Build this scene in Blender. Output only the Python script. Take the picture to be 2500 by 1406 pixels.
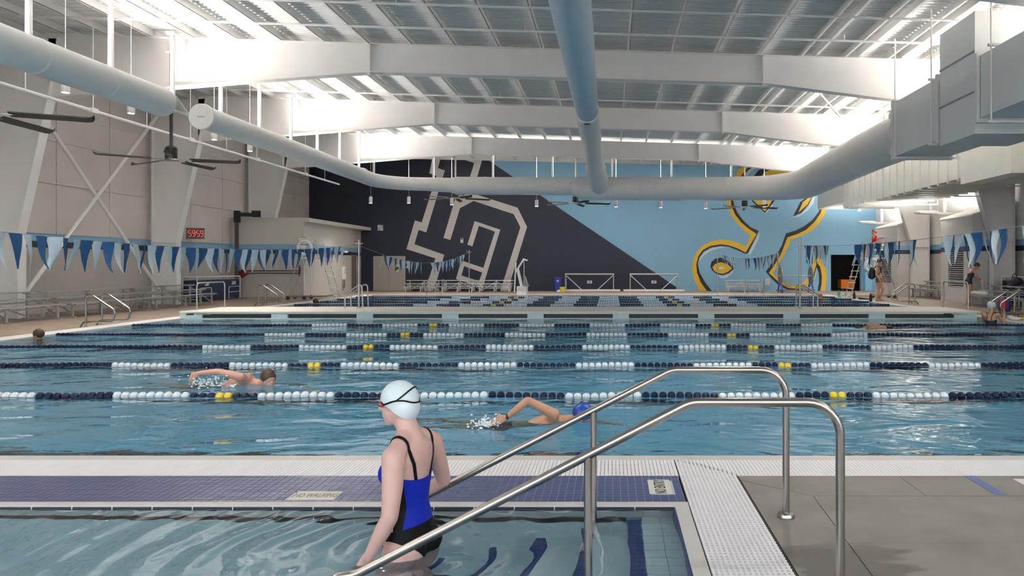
import bpy, bmesh, math, random
from mathutils import Vector, Matrix, Euler
from mathutils.bvhtree import BVHTree
random.seed(7)
for o in list(bpy.data.objects): bpy.data.objects.remove(o, do_unlink=True)
SC = bpy.context.scene
C = SC.collection
V = Vector
PI = math.pi
# ------------------------------------------------------------------ camera
F = 1740.0            # focal length in pixels of a 2500 px wide frame
EYE = 1.5             # eye height above the deck
VX, VY = 1491.0, 648.0
cam_d = bpy.data.cameras.new('camera'); cam = bpy.data.objects.new('camera', cam_d); C.objects.link(cam)
cam.location = (0, 0, EYE); cam.rotation_euler = (PI/2, 0, 0)
cam_d.sensor_width = 36.0; cam_d.lens = F/2500*36.0
cam_d.shift_x = -(VX-1250)/2500; cam_d.shift_y = -(703-VY)/2500
cam_d.clip_start = 0.05; cam_d.clip_end = 200
SC.camera = cam
# ------------------------------------------------------------------ world and light
w = bpy.data.worlds.new('world'); SC.world = w; w.use_nodes = True
w.node_tree.nodes['Background'].inputs[0].default_value = (0.88, 0.91, 0.93, 1)
w.node_tree.nodes['Background'].inputs[1].default_value = 1.75
SC.view_settings.view_transform = 'Standard'; SC.view_settings.look = 'None'
SC.view_settings.exposure = 1.12; SC.view_settings.gamma = 1.0
SC.view_settings.use_curve_mapping = False
UP_W = 39.0           # watts per metre of the linear uplights
def area(name, loc, rot, sx, sy, watts, col=(1, 0.95, 0.88), spread=PI, parent=None):
    d = bpy.data.lights.new(name, 'AREA'); d.shape = 'RECTANGLE'; d.size = sx; d.size_y = sy
    d.energy = watts; d.color = col; d.spread = spread
    o = bpy.data.objects.new(name, d); C.objects.link(o); o.location = loc; o.rotation_euler = rot
    if parent: o.parent = parent
    return o
UL_X, UL_Z = -12.2, 5.78      # left uplight run
UR_X, UR_Z = 10.25, 5.62      # right uplight run
UB_Y, UB_Z = 36.4, 5.70       # back uplight run
SPR = math.radians(118)
area('uplight_lamp', (UL_X, 15.0, UL_Z+0.07), (PI, math.radians(36), 0), 0.10, 40.0, UP_W*40, spread=SPR)
area('uplight_lamp', (UR_X, 15.0, UR_Z+0.07), (PI, math.radians(-36), 0), 0.10, 40.0, UP_W*40, spread=SPR)
area('uplight_lamp', (-1.0, UB_Y, UB_Z+0.07), (PI+math.radians(-14), 0, 0), 20.0, 0.10, UP_W*20*0.9, spread=SPR)
# the glazed end of the hall behind the camera: a light portal that only guides sky sampling
po = area('window_portal', (-1.07, -4.1, 3.3), (PI/2, 0, 0), 33.0, 5.8, 1.0); po.data.cycles.is_portal = True

# ------------------------------------------------------------------ materials
MATS = {}
def mat(name, col, rough=0.5, metal=0.0, spec=0.5, noise=0.0, nscale=8.0, bump=0.0, bscale=40.0, emit=None, estr=0.0,
        coat=0.0, trans=0.0, sss=0.0, col2=None, stretch=None):
    if name in MATS: return MATS[name]
    m = bpy.data.materials.new(name); m.use_nodes = True; nt = m.node_tree; b = nt.nodes['Principled BSDF']
    b.inputs['Base Color'].default_value = (*col, 1); b.inputs['Roughness'].default_value = rough
    b.inputs['Metallic'].default_value = metal; b.inputs['Specular IOR Level'].default_value = spec
    b.inputs['Coat Weight'].default_value = coat; b.inputs['Transmission Weight'].default_value = trans
    if sss: b.inputs['Subsurface Weight'].default_value = sss; b.inputs['Subsurface Radius'].default_value = (0.02, 0.008, 0.004); b.inputs['Subsurface Scale'].default_value = 0.3
    if emit: b.inputs['Emission Color'].default_value = (*emit, 1); b.inputs['Emission Strength'].default_value = estr
    tc = nt.nodes.new('ShaderNodeTexCoord'); vec = tc.outputs['Object']
    if stretch:
        mp = nt.nodes.new('ShaderNodeMapping'); mp.inputs['Scale'].default_value = stretch
        nt.links.new(vec, mp.inputs[0]); vec = mp.outputs[0]
    if noise or col2:
        n = nt.nodes.new('ShaderNodeTexNoise'); n.inputs['Scale'].default_value = nscale; n.inputs['Detail'].default_value = 5
        nt.links.new(vec, n.inputs['Vector'])
        r = nt.nodes.new('ShaderNodeValToRGB'); r.color_ramp.elements[0].position = 0.3; r.color_ramp.elements[1].position = 0.7
        c2 = col2 or tuple(min(1, c*(1+noise)) for c in col); c1 = col if col2 else tuple(c*(1-noise) for c in col)
        r.color_ramp.elements[0].color = (*c1, 1); r.color_ramp.elements[1].color = (*c2, 1)
        nt.links.new(n.outputs['Fac'], r.inputs[0]); nt.links.new(r.outputs[0], b.inputs['Base Color'])
    if bump:
        n2 = nt.nodes.new('ShaderNodeTexNoise'); n2.inputs['Scale'].default_value = bscale; n2.inputs['Detail'].default_value = 4
        nt.links.new(vec, n2.inputs['Vector'])
        bp = nt.nodes.new('ShaderNodeBump'); bp.inputs['Strength'].default_value = bump; bp.inputs['Distance'].default_value = 0.02
        nt.links.new(n2.outputs['Fac'], bp.inputs['Height']); nt.links.new(bp.outputs[0], b.inputs['Normal'])
    MATS[name] = m
    return m
WHITE = mat('white_paint', (0.78, 0.765, 0.745), 0.45, noise=0.02, nscale=3)
STEEL_W = mat('white_steel', (0.83, 0.81, 0.795), 0.4, noise=0.025, nscale=2)
DECKW = mat('white_deck', (0.76, 0.76, 0.75), 0.35, noise=0.03, nscale=6)
DUCT = mat('duct_white', (0.90, 0.87, 0.84), 0.45, noise=0.02, nscale=2, bump=0.08, bscale=3)
DUCTB = mat('duct_fabric', (0.62, 0.69, 0.76), 0.7, noise=0.04, nscale=3, bump=0.15, bscale=6)
DUCTR = mat('duct_sheet', (0.76, 0.77, 0.765), 0.38, noise=0.03, nscale=1.5)
DUCTC = mat('duct_cream', (0.82, 0.80, 0.74), 0.4, noise=0.03, nscale=2)
INSUL = mat('wall_insulation', (0.68, 0.62, 0.59), 0.6, noise=0.05, nscale=1.2, bump=0.35, bscale=1.6)
LOWER = mat('wall_lower_paint', (0.50, 0.465, 0.44), 0.55, noise=0.03, nscale=1.5)
CREAM = mat('room_box_paint', (0.62, 0.59, 0.53), 0.5, noise=0.02, nscale=1)
NAVY = mat('mural_navy', (0.012, 0.015, 0.036), 0.55, noise=0.08, nscale=1.5)
SKYB = mat('mural_blue', (0.235, 0.455, 0.64), 0.55, noise=0.03, nscale=0.8)
STRIPE = mat('stripe_blue', (0.24, 0.44, 0.62), 0.5, noise=0.02)
STRIPN = mat('stripe_navy', (0.02, 0.025, 0.06), 0.5, noise=0.02)
MWHITE = mat('mural_white', (0.66, 0.63, 0.61), 0.55, noise=0.03)
MYEL = mat('mural_yellow', (0.82, 0.49, 0.035), 0.55, noise=0.03)
MBLK = mat('mural_black', (0.02, 0.02, 0.024), 0.55, noise=0.05)
MPALE = mat('mural_pale', (0.66, 0.73, 0.82), 0.55, noise=0.02)
DECK = mat('deck_tan', (0.27, 0.212, 0.168), 0.55, noise=0.16, nscale=1.6, bump=0.1, bscale=60)
GUTTER = mat('gutter_white', (0.74, 0.73, 0.72), 0.35, noise=0.03)
GRATE = mat('grate_white', (0.80, 0.79, 0.815), 0.4, noise=0.02)
PIT = mat('gutter_pit', (0.035, 0.035, 0.04), 0.6, noise=0.1)
COPE = mat('coping_stone', (0.60, 0.58, 0.57), 0.3, noise=0.05, nscale=6)
GROUT = mat('grout', (0.46, 0.52, 0.58), 0.6, noise=0.05)
SS = mat('stainless', (0.40, 0.375, 0.35), 0.24, metal=1.0, noise=0.02, nscale=30)
SSD = mat('stainless_satin', (0.45, 0.43, 0.41), 0.32, metal=1.0, noise=0.03)
ALU = mat('aluminium', (0.56, 0.55, 0.54), 0.35, metal=0.75, noise=0.05)
DARK = mat('dark_metal', (0.035, 0.032, 0.032), 0.4, noise=0.1)
BLACK = mat('black_plastic', (0.012, 0.012, 0.014), 0.45, noise=0.1)
LWHITE = mat('lamp_white', (0.80, 0.79, 0.78), 0.4, noise=0.01)
LAMP = mat('lamp_lens', (1, 1, 1), 0.4, emit=(1, 0.93, 0.84), estr=9.0)
TROFF = mat('uplight_lens', (1, 1, 1), 0.4, emit=(1, 0.95, 0.88), estr=2.0)
BEADN = mat('float_navy', (0.006, 0.010, 0.040), 0.4, spec=0.25, noise=0.1, nscale=30)
BEADW = mat('float_white', (0.66, 0.72, 0.76), 0.3, noise=0.04, nscale=30)
BEADY = mat('float_yellow', (0.80, 0.55, 0.02), 0.3, noise=0.05, nscale=30)
ROPE = mat('rope', (0.30, 0.32, 0.36), 0.7, noise=0.1, nscale=60)
FLAGB = mat('flag_blue', (0.018, 0.095, 0.25), 0.6, noise=0.12, nscale=9)
FLAGW = mat('flag_white', (0.56, 0.66, 0.74), 0.6, noise=0.05, nscale=9)
BULKT = mat('bulkhead_top', (0.78, 0.73, 0.66), 0.5, noise=0.04)
BULKF = mat('bulkhead_front', (0.56, 0.68, 0.69), 0.4, noise=0.04)
SLOT = mat('bulkhead_slot', (0.05, 0.055, 0.05), 0.6, noise=0.2)
SKIN1 = mat('skin_fair', (0.62, 0.40, 0.355), 0.45, noise=0.05, nscale=14, sss=0.15)
SKIN2 = mat('skin_warm', (0.50, 0.27, 0.17), 0.4, noise=0.08, nscale=14, sss=0.1)
SKIN3 = mat('skin_pink', (0.60, 0.33, 0.25), 0.4, noise=0.08, nscale=14, sss=0.1)
HAIRB = mat('hair_brown', (0.06, 0.035, 0.02), 0.5, noise=0.3, nscale=60)
HAIRD = mat('hair_dark', (0.02, 0.015, 0.012), 0.5, noise=0.3, nscale=60)
HAIRR = mat('hair_auburn', (0.28, 0.10, 0.03), 0.5, noise=0.3, nscale=60)
CAPW = mat('cap_silicone', (0.66, 0.76, 0.80), 0.35, noise=0.02, bump=0.12, bscale=14)
CAPB = mat('cap_blue', (0.01, 0.06, 0.32), 0.35, noise=0.1)
SUITB = mat('suit_royal', (0.004, 0.020, 0.40), 0.6, spec=0.25, noise=0.08, nscale=20)
SUITK = mat('suit_black', (0.005, 0.005, 0.006), 0.6, spec=0.2, noise=0.1, nscale=20)
SUITW = mat('suit_white', (0.62, 0.60, 0.60), 0.5, noise=0.03)
SUITN = mat('suit_navy', (0.012, 0.014, 0.035), 0.5, noise=0.3, nscale=25)
RED = mat('red_cloth', (0.50, 0.012, 0.02), 0.6, noise=0.1)
REDP = mat('red_plastic', (0.16, 0.012, 0.012), 0.4, noise=0.1)
LED = mat('led_red', (0.3, 0.02, 0.02), 0.4, emit=(1, 0.10, 0.07), estr=0.55)
CLK = mat('clock_face', (0.045, 0.012, 0.012), 0.3, noise=0.05)
BINB = mat('bin_blue', (0.015, 0.03, 0.30), 0.4, noise=0.05)
NVB = mat('navy_cover', (0.012, 0.022, 0.075), 0.6, noise=0.15, nscale=6)
DOORG = mat('door_grey', (0.42, 0.38, 0.34), 0.45, noise=0.03)
ORANGE = mat('orange_plastic', (0.75, 0.19, 0.01), 0.5, noise=0.1)
LOUV = mat('louver_white', (0.58, 0.56, 0.545), 0.45, noise=0.02)
LOUVD = mat('louver_dark', (0.03, 0.03, 0.035), 0.6, noise=0.1)
FOAM = mat('splash_foam', (0.80, 0.86, 0.90), 0.25, noise=0.03)
PRINTK = mat('print_black', (0.03, 0.03, 0.03), 0.5)
PRINTG = mat('print_ochre', (0.26, 0.24, 0.15), 0.5)
SIGNW = mat('sign_white', (0.66, 0.65, 0.60), 0.35, noise=0.02)
YELP = mat('yellow_plastic', (0.75, 0.60, 0.03), 0.4, noise=0.1)
BLUET = mat('blue_line', (0.10, 0.14, 0.34), 0.4, noise=0.15, nscale=30)

def tile_mat(name, col, rough, wet):
    m = bpy.data.materials.new(name); m.use_nodes = True; nt = m.node_tree; b = nt.nodes['Principled BSDF']
    oi = nt.nodes.new('ShaderNodeObjectInfo'); tc = nt.nodes.new('ShaderNodeTexCoord'); geo = nt.nodes.new('ShaderNodeNewGeometry')
    n = nt.nodes.new('ShaderNodeTexNoise'); n.inputs['Scale'].default_value = 9
    nt.links.new(geo.outputs['Position'], n.inputs['Vector'])
    mx = nt.nodes.new('ShaderNodeMix'); mx.data_type = 'RGBA'
    mx.inputs[6].default_value = (*[c*0.78 for c in col], 1); mx.inputs[7].default_value = (*[min(1, c*1.25) for c in col], 1)
    nt.links.new(n.outputs['Fac'], mx.inputs[0]); nt.links.new(mx.outputs[2], b.inputs['Base Color'])
    b.inputs['Roughness'].default_value = rough
    if wet:
        n2 = nt.nodes.new('ShaderNodeTexNoise'); n2.inputs['Scale'].default_value = 5; n2.inputs['Detail'].default_value = 3
        mp = nt.nodes.new('ShaderNodeMapping'); mp.inputs['Scale'].default_value = (0.8, 3.2, 1); mp.inputs['Rotation'].default_value = (0, 0, 0.35)
        nt.links.new(geo.outputs['Position'], mp.inputs[0]); nt.links.new(mp.outputs[0], n2.inputs['Vector'])
        bp = nt.nodes.new('ShaderNodeBump'); bp.inputs['Strength'].default_value = 0.35; bp.inputs['Distance'].default_value = 0.03
        nt.links.new(n2.outputs['Fac'], bp.inputs['Height'])
        b.inputs['Coat Weight'].default_value = 0.9; b.inputs['Coat Roughness'].default_value = 0.06; b.inputs['Coat IOR'].default_value = 1.4
        nt.links.new(bp.outputs[0], b.inputs['Coat Normal'])
    MATS[name] = m; return m
TILE = tile_mat('tile_navy_wet', (0.05, 0.07, 0.21), 0.3, True)
TILEN = tile_mat('tile_navy', (0.02, 0.045, 0.21), 0.3, False)
TILEW = tile_mat('tile_pale', (0.66, 0.74, 0.76), 0.35, False)
TILED = tile_mat('tile_dark', (0.02, 0.03, 0.05), 0.4, False)

def concrete(name):
    m = bpy.data.materials.new(name); m.use_nodes = True; nt = m.node_tree; b = nt.nodes['Principled BSDF']
    geo = nt.nodes.new('ShaderNodeNewGeometry')
    def noise(sc, det, vscale=(1, 1, 1), loc=(0, 0, 0)):
        mp = nt.nodes.new('ShaderNodeMapping'); mp.inputs['Scale'].default_value = vscale; mp.inputs['Location'].default_value = loc
        nt.links.new(geo.outputs['Position'], mp.inputs[0])
        n = nt.nodes.new('ShaderNodeTexNoise'); n.inputs['Scale'].default_value = sc; n.inputs['Detail'].default_value = det
        nt.links.new(mp.outputs[0], n.inputs['Vector']); return n.outputs['Fac']
    r = nt.nodes.new('ShaderNodeValToRGB'); r.color_ramp.elements[0].position = 0.3; r.color_ramp.elements[1].position = 0.72
    r.color_ramp.elements[0].color = (0.185, 0.168, 0.15, 1); r.color_ramp.elements[1].color = (0.26, 0.24, 0.22, 1)
    nt.links.new(noise(2.2, 7), r.inputs[0])
    st = nt.nodes.new('ShaderNodeValToRGB'); st.color_ramp.elements[0].position = 0.555; st.color_ramp.elements[1].position = 0.59
    nt.links.new(noise(1.9, 4, (0.55, 1.5, 1), (0.62, 2.25, 0)), st.inputs[0])
    # stains sit in the low spot of the slab nearest the pool, shape from noise
    sx = nt.nodes.new('ShaderNodeSeparateXYZ'); nt.links.new(geo.outputs['Position'], sx.inputs[0])
    lo = nt.nodes.new('ShaderNodeMapRange'); lo.inputs['From Min'].default_value = 3.95; lo.inputs['From Max'].default_value = 3.75
    nt.links.new(sx.outputs['Y'], lo.inputs['Value'])
    mul = nt.nodes.new('ShaderNodeMath'); mul.operation = 'MULTIPLY'
    nt.links.new(st.outputs[0], mul.inputs[0]); nt.links.new(lo.outputs[0], mul.inputs[1])
    mx = nt.nodes.new('ShaderNodeMix'); mx.data_type = 'RGBA'
    nt.links.new(mul.outputs[0], mx.inputs[0]); nt.links.new(r.outputs[0], mx.inputs[6]); mx.inputs[7].default_value = (0.105, 0.092, 0.08, 1)
    nt.links.new(mx.outputs[2], b.inputs['Base Color'])
    rr = nt.nodes.new('ShaderNodeMapRange'); rr.inputs['To Min'].default_value = 0.62; rr.inputs['To Max'].default_value = 0.35
    nt.links.new(mul.outputs[0], rr.inputs['Value']); nt.links.new(rr.outputs[0], b.inputs['Roughness'])
    bp = nt.nodes.new('ShaderNodeBump'); bp.inputs['Strength'].default_value = 0.12; bp.inputs['Distance'].default_value = 0.01
    nt.links.new(noise(120, 3), bp.inputs['Height']); nt.links.new(bp.outputs[0], b.inputs['Normal'])
    MATS[name] = m; return m
CONC = concrete('deck_concrete')

def water(name, tint, waves, strength, dist, ring=None):
    m = bpy.data.materials.new(name); m.use_nodes = True; nt = m.node_tree; b = nt.nodes['Principled BSDF']
    b.inputs['Base Color'].default_value = (*tint, 1); b.inputs['Roughness'].default_value = 0.0
    b.inputs['IOR'].default_value = 1.333; b.inputs['Transmission Weight'].default_value = 1.0
    geo = nt.nodes.new('ShaderNodeNewGeometry'); total = None
    def add(o):
        nonlocal total
        if total is None: total = o; return
        a = nt.nodes.new('ShaderNodeMath'); a.operation = 'ADD'; nt.links.new(total, a.inputs[0]); nt.links.new(o, a.inputs[1]); total = a.outputs[0]
    for sc, vs, amp, rot in waves:
        mp = nt.nodes.new('ShaderNodeMapping'); mp.inputs['Scale'].default_value = vs; mp.inputs['Rotation'].default_value = (0, 0, rot)
        nt.links.new(geo.outputs['Position'], mp.inputs[0])
        n = nt.nodes.new('ShaderNodeTexNoise'); n.inputs['Scale'].default_value = sc; n.inputs['Detail'].default_value = 2.5; n.inputs['Distortion'].default_value = 0.6
        nt.links.new(mp.outputs[0], n.inputs['Vector'])
        mu = nt.nodes.new('ShaderNodeMath'); mu.operation = 'MULTIPLY'; mu.inputs[1].default_value = amp
        nt.links.new(n.outputs['Fac'], mu.inputs[0]); add(mu.outputs[0])
    if ring:
        (rx, ry, lam, amp, reach) = ring
        sx = nt.nodes.new('ShaderNodeSeparateXYZ'); nt.links.new(geo.outputs['Position'], sx.inputs[0])
        ds = nt.nodes.new('ShaderNodeVectorMath'); ds.operation = 'DISTANCE'; nt.links.new(geo.outputs['Position'], ds.inputs[0]); ds.inputs[1].default_value = (rx, ry, -0.03)
        nz = nt.nodes.new('ShaderNodeTexNoise'); nz.inputs['Scale'].default_value = 2.0; nz.inputs['Detail'].default_value = 2
        nt.links.new(geo.outputs['Position'], nz.inputs['Vector'])
        a1 = nt.nodes.new('ShaderNodeMath'); a1.operation = 'MULTIPLY_ADD'; a1.inputs[1].default_value = lam*0.9
        nt.links.new(nz.outputs['Fac'], a1.inputs[0]); nt.links.new(ds.outputs['Value'], a1.inputs[2])
        a2 = nt.nodes.new('ShaderNodeMath'); a2.operation = 'MULTIPLY'; a2.inputs[1].default_value = 2*PI/lam; nt.links.new(a1.outputs[0], a2.inputs[0])
        sn = nt.nodes.new('ShaderNodeMath'); sn.operation = 'SINE'; nt.links.new(a2.outputs[0], sn.inputs[0])
        fo = nt.nodes.new('ShaderNodeMapRange'); fo.inputs['From Min'].default_value = 0.1; fo.inputs['From Max'].default_value = reach
        fo.inputs['To Min'].default_value = amp; fo.inputs['To Max'].default_value = 0.0; nt.links.new(ds.outputs['Value'], fo.inputs['Value'])
        mu = nt.nodes.new('ShaderNodeMath'); mu.operation = 'MULTIPLY'; nt.links.new(sn.outputs[0], mu.inputs[0]); nt.links.new(fo.outputs[0], mu.inputs[1]); add(mu.outputs[0])
    bp = nt.nodes.new('ShaderNodeBump'); bp.inputs['Strength'].default_value = strength; bp.inputs['Distance'].default_value = dist
    nt.links.new(total, bp.inputs['Height']); nt.links.new(bp.outputs[0], b.inputs['Normal'])
    MATS[name] = m; return m
WATER = water('pool_water', (0.31, 0.75, 0.93), [(1.1, (0.6, 1.0, 1), 1.0, 0.15), (3.0, (0.55, 1.0, 1), 0.30, -0.25), (8, (0.6, 1, 1), 0.06, 0.3)], 1.0, 0.075)
WATER3 = water('calm_water', (0.34, 0.68, 0.95), [(0.9, (0.5, 1.0, 1), 1.0, 0.1), (3.2, (0.55, 1.0, 1), 0.25, -0.2)], 1.0, 0.032)
WATER2 = water('plunge_water', (0.58, 0.76, 0.84), [(0.8, (0.8, 1, 1), 0.7, 0.6), (5, (1, 1, 1), 0.09, 0.2), (14, (1, 1, 1), 0.02, 0.2)], 0.6, 0.05, ring=(-1.18, 3.8, 0.25, 0.30, 3.0))
# ------------------------------------------------------------------ mesh helpers
def at(px, py, Y): return V(((px-VX)*Y/F, Y, EYE-(py-VY)*Y/F))
class MB:
    def __init__(s): s.v = []; s.f = []; s.m = []
    def _add(s, vs, fs, mi=0):
        n = len(s.v); s.v += [tuple(v) for v in vs]; s.f += [tuple(i+n for i in f) for f in fs]; s.m += [mi]*len(fs); return s
    def box(s, a, b, mi=0):
        x0, y0, z0 = (min(a[i], b[i]) for i in range(3)); x1, y1, z1 = (max(a[i], b[i]) for i in range(3))
        return s._add([(x0,y0,z0),(x1,y0,z0),(x1,y1,z0),(x0,y1,z0),(x0,y0,z1),(x1,y0,z1),(x1,y1,z1),(x0,y1,z1)],
                      [(0,3,2,1),(4,5,6,7),(0,1,5,4),(1,2,6,5),(2,3,7,6),(3,0,4,7)], mi)
    def hexa(s, p, mi=0):
        return s._add(p, [(0,3,2,1),(4,5,6,7),(0,1,5,4),(1,2,6,5),(2,3,7,6),(3,0,4,7)], mi)
    def bar(s, p, q, w, h=None, up=(0,0,1), mi=0):
        p, q = V(p), V(q); h = h or w; d = (q-p).normalized(); u = V(up)
        if abs(d.dot(u)) > 0.99: u = V((1,0,0))
        a = d.cross(u).normalized(); u = a.cross(d).normalized(); a *= w/2; u = u*(h/2)
        return s.hexa([p-a-u, p+a-u, q+a-u, q-a-u, p-a+u, p+a+u, q+a+u, q-a+u], mi)
    def tube(s, pts, r, n=10, cap=True, mi=0):
        pts = [V(p) for p in pts]; rs = r if isinstance(r, (list, tuple)) else [r]*len(pts)
        t = [(pts[min(i+1, len(pts)-1)]-pts[max(i-1, 0)]).normalized() for i in range(len(pts))]
        u = t[0].orthogonal().normalized(); vs = []; fs = []
        if abs(t[0].z) < 0.9: u = (V((0,0,1))-t[0]*t[0].z).normalized()
        for i, p in enumerate(pts):
            u = (u-t[i]*u.dot(t[i])).normalized(); b = t[i].cross(u)
            for k in range(n):
                a = 2*PI*k/n; vs.append(p+(u*math.cos(a)+b*math.sin(a))*rs[i])
        for i in range(len(pts)-1):
            for k in range(n): fs.append((i*n+k, i*n+(k+1)%n, (i+1)*n+(k+1)%n, (i+1)*n+k))
        if cap: fs += [tuple(reversed(range(n))), tuple(range((len(pts)-1)*n, len(pts)*n))]
        return s._add(vs, fs, mi)
    def lathe(s, prof, loc=(0,0,0), n=16, axis='Z', mi=0):
        vs = []; fs = []; L = V(loc)
        for r, z in prof:
            for k in range(n):
                a = 2*PI*k/n; x, y = r*math.cos(a), r*math.sin(a)
                vs.append(L+(V((x,y,z)) if axis == 'Z' else V((z,x,y)) if axis == 'X' else V((y,z,x))))
        for i in range(len(prof)-1):
            for k in range(n): fs.append((i*n+k, i*n+(k+1)%n, (i+1)*n+(k+1)%n, (i+1)*n+k))
        fs += [tuple(reversed(range(n))), tuple(range((len(prof)-1)*n, len(prof)*n))]
        return s._add(vs, fs, mi)
    def ell(s, c, r, n=10, mi=0, rot=None):
        c = V(c); r = r if isinstance(r, (tuple, list)) else (r, r, r); vs = []; fs = []
        M = Euler(rot).to_matrix() if rot else Matrix.Identity(3)
        for i in range(n+1):
            th = PI*i/n
            for k in range(2*n):
                a = PI*k/n; vs.append(c+M@V((r[0]*math.sin(th)*math.cos(a), r[1]*math.sin(th)*math.sin(a), -r[2]*math.cos(th))))
        for i in range(n):
            for k in range(2*n): fs.append((i*2*n+k, i*2*n+(k+1)%(2*n), (i+1)*2*n+(k+1)%(2*n), (i+1)*2*n+k))
        return s._add(vs, fs, mi)
    def prism(s, poly, a, b, axis='Y', mi=0):
        n = len(poly)
        def P(u, v, w): return (u, w, v) if axis == 'Y' else (u, v, w) if axis == 'Z' else (w, u, v)
        vs = [P(u, v, a) for u, v in poly]+[P(u, v, b) for u, v in poly]
        return s._add(vs, [tuple(range(n)), tuple(reversed(range(n, 2*n)))]+[(i, i+n, (i+1)%n+n, (i+1)%n) for i in range(n)], mi)
    def mesh(s, name):
        me = bpy.data.meshes.new(name); me.from_pydata(s.v, [], s.f); me.update()
        bm = bmesh.new(); bm.from_mesh(me); bmesh.ops.recalc_face_normals(bm, faces=bm.faces); bm.to_mesh(me); bm.free()
        for p, i in zip(me.polygons, s.m): p.material_index = i
        return me
    def build(s, name, m, parent=None, smooth=False, loc=(0,0,0), **kw):
        me = s.mesh(name)
        for x in (m if isinstance(m, (list, tuple)) else [m]): me.materials.append(x)
        if smooth: smooth_by_angle(me)
        return put(name, me, parent, loc, **kw)
def smooth_by_angle(me, ang=0.7):
    for p in me.polygons: p.use_smooth = True
    bm = bmesh.new(); bm.from_mesh(me)
    for e in bm.edges:
        if len(e.link_faces) == 2 and e.calc_face_angle(0) > ang: e.smooth = False
    bm.to_mesh(me); bm.free()
def put(name, me, parent=None, loc=(0,0,0), label=None, cat=None, group=None, kind=None, rot=None):
    o = bpy.data.objects.new(name, me); C.objects.link(o); o.location = loc
    if rot: o.rotation_euler = rot
    if parent: o.parent = parent
    if label: o['label'] = label
    if cat: o['category'] = cat
    if group: o['group'] = group
    if kind: o['kind'] = kind
    return o
def thing(name, label, cat, loc=(0,0,0), rz=0, group=None):
    return put(name, None, None, loc, label, cat, group, rot=(0,0,rz) if rz else None)
def dup(root, loc, rz=0, label=None, group=None):
    r = root.copy(); C.objects.link(r); r.location = loc; r.rotation_euler = (0,0,rz)
    if label: r['label'] = label
    if group: r['group'] = group
    for ch in list(root.children):
        c = ch.copy(); C.objects.link(c); c.parent = r
        for g in list(ch.children):
            d = g.copy(); C.objects.link(d); d.parent = c
    return r
def fillet(pts, r, n=6):
    pts = [V(p) for p in pts]; out = [pts[0]]
    for i in range(1, len(pts)-1):
        a, b, c = pts[i-1], pts[i], pts[i+1]; d1 = (a-b); d2 = (c-b); L = min(d1.length, d2.length)*0.49
        d1.normalize(); d2.normalize(); ang = d1.angle(d2)
        if ang > PI-0.02: out.append(b); continue
        t = min(r/math.tan(ang/2), L); rr = t*math.tan(ang/2)
        bis = (d1+d2).normalized(); cen = b+bis*(rr/math.sin(ang/2)); p1 = b+d1*t; p2 = b+d2*t
        v1 = (p1-cen); v2 = (p2-cen); om = v1.angle(v2)
        for k in range(n+1):
            s = k/n; out.append(cen+(v1*math.sin((1-s)*om)+v2*math.sin(s*om))/math.sin(om))
    out.append(pts[-1]); return out
def text_mesh(name, s, size, m, parent=None, loc=(0,0,0), rot=(0,0,0), ext=0.001, ax='CENTER', sc=(1,1,1)):
    cu = bpy.data.curves.new(name, 'FONT'); cu.body = s; cu.size = size; cu.align_x = ax; cu.align_y = 'CENTER'; cu.extrude = ext
    t = bpy.data.objects.new(name, cu); C.objects.link(t)
    dg = bpy.context.evaluated_depsgraph_get(); me = bpy.data.meshes.new_from_object(t.evaluated_get(dg))
    bpy.data.objects.remove(t, do_unlink=True); me.materials.clear(); me.materials.append(m)
    o = put(name, me, parent, loc, rot=rot); o.scale = sc; return o
def remesh(mb, voxel, smooth=4, name='body'):
    me = mb.mesh(name); o = bpy.data.objects.new(name, me); C.objects.link(o)
    r = o.modifiers.new('r', 'REMESH'); r.mode = 'VOXEL'; r.voxel_size = voxel; r.use_smooth_shade = True
    if smooth: s = o.modifiers.new('s', 'SMOOTH'); s.factor = 0.5; s.iterations = smooth
    dg = bpy.context.evaluated_depsgraph_get(); out = bpy.data.meshes.new_from_object(o.evaluated_get(dg))
    bpy.data.objects.remove(o, do_unlink=True)
    for p in out.polygons: p.use_smooth = True
    return out
# ------------------------------------------------------------------ the setting
XL, XR, YB, YF = -17.8, 15.65, 42.0, -4.0
PX0, PX1, PY0, PY1 = -12.15, 10.70, 5.625, 36.25        # main pool
NX0, NX1, NY0, NY1 = -9.0, 0.40, 1.0, 4.44              # shallow entry pool
WZ = -0.02
def roof(x): return 7.537-0.03*x
def st(name, mb, m, parent=None, **kw):
    o = mb.build(name, m, parent, **kw)
    if not parent: o['kind'] = 'structure'
    return o
fl = st('floor', MB().box((XL, YF, -0.3), (PX0-0.57, YB, 0)), DECK)
st('floor', MB().box((PX1+0.5, 5.1, -0.3), (XR, YB, 0)), DECK)
st('floor', MB().box((PX0-0.57, PY1+0.45, -0.3), (PX1+0.5, YB, 0)), DECK)
st('floor', MB().box((PX0-0.57, YF, -0.3), (NX0-0.1, 5.08, 0)), DECK)
fn = st('floor', MB().box((0.905, YF, -0.35), (XR, 5.08, -0.02)), CONC)
st('floor', MB().box((NX0-0.1, YF, -0.35), (0.905, NY0, -0.001)), CONC)
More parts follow.
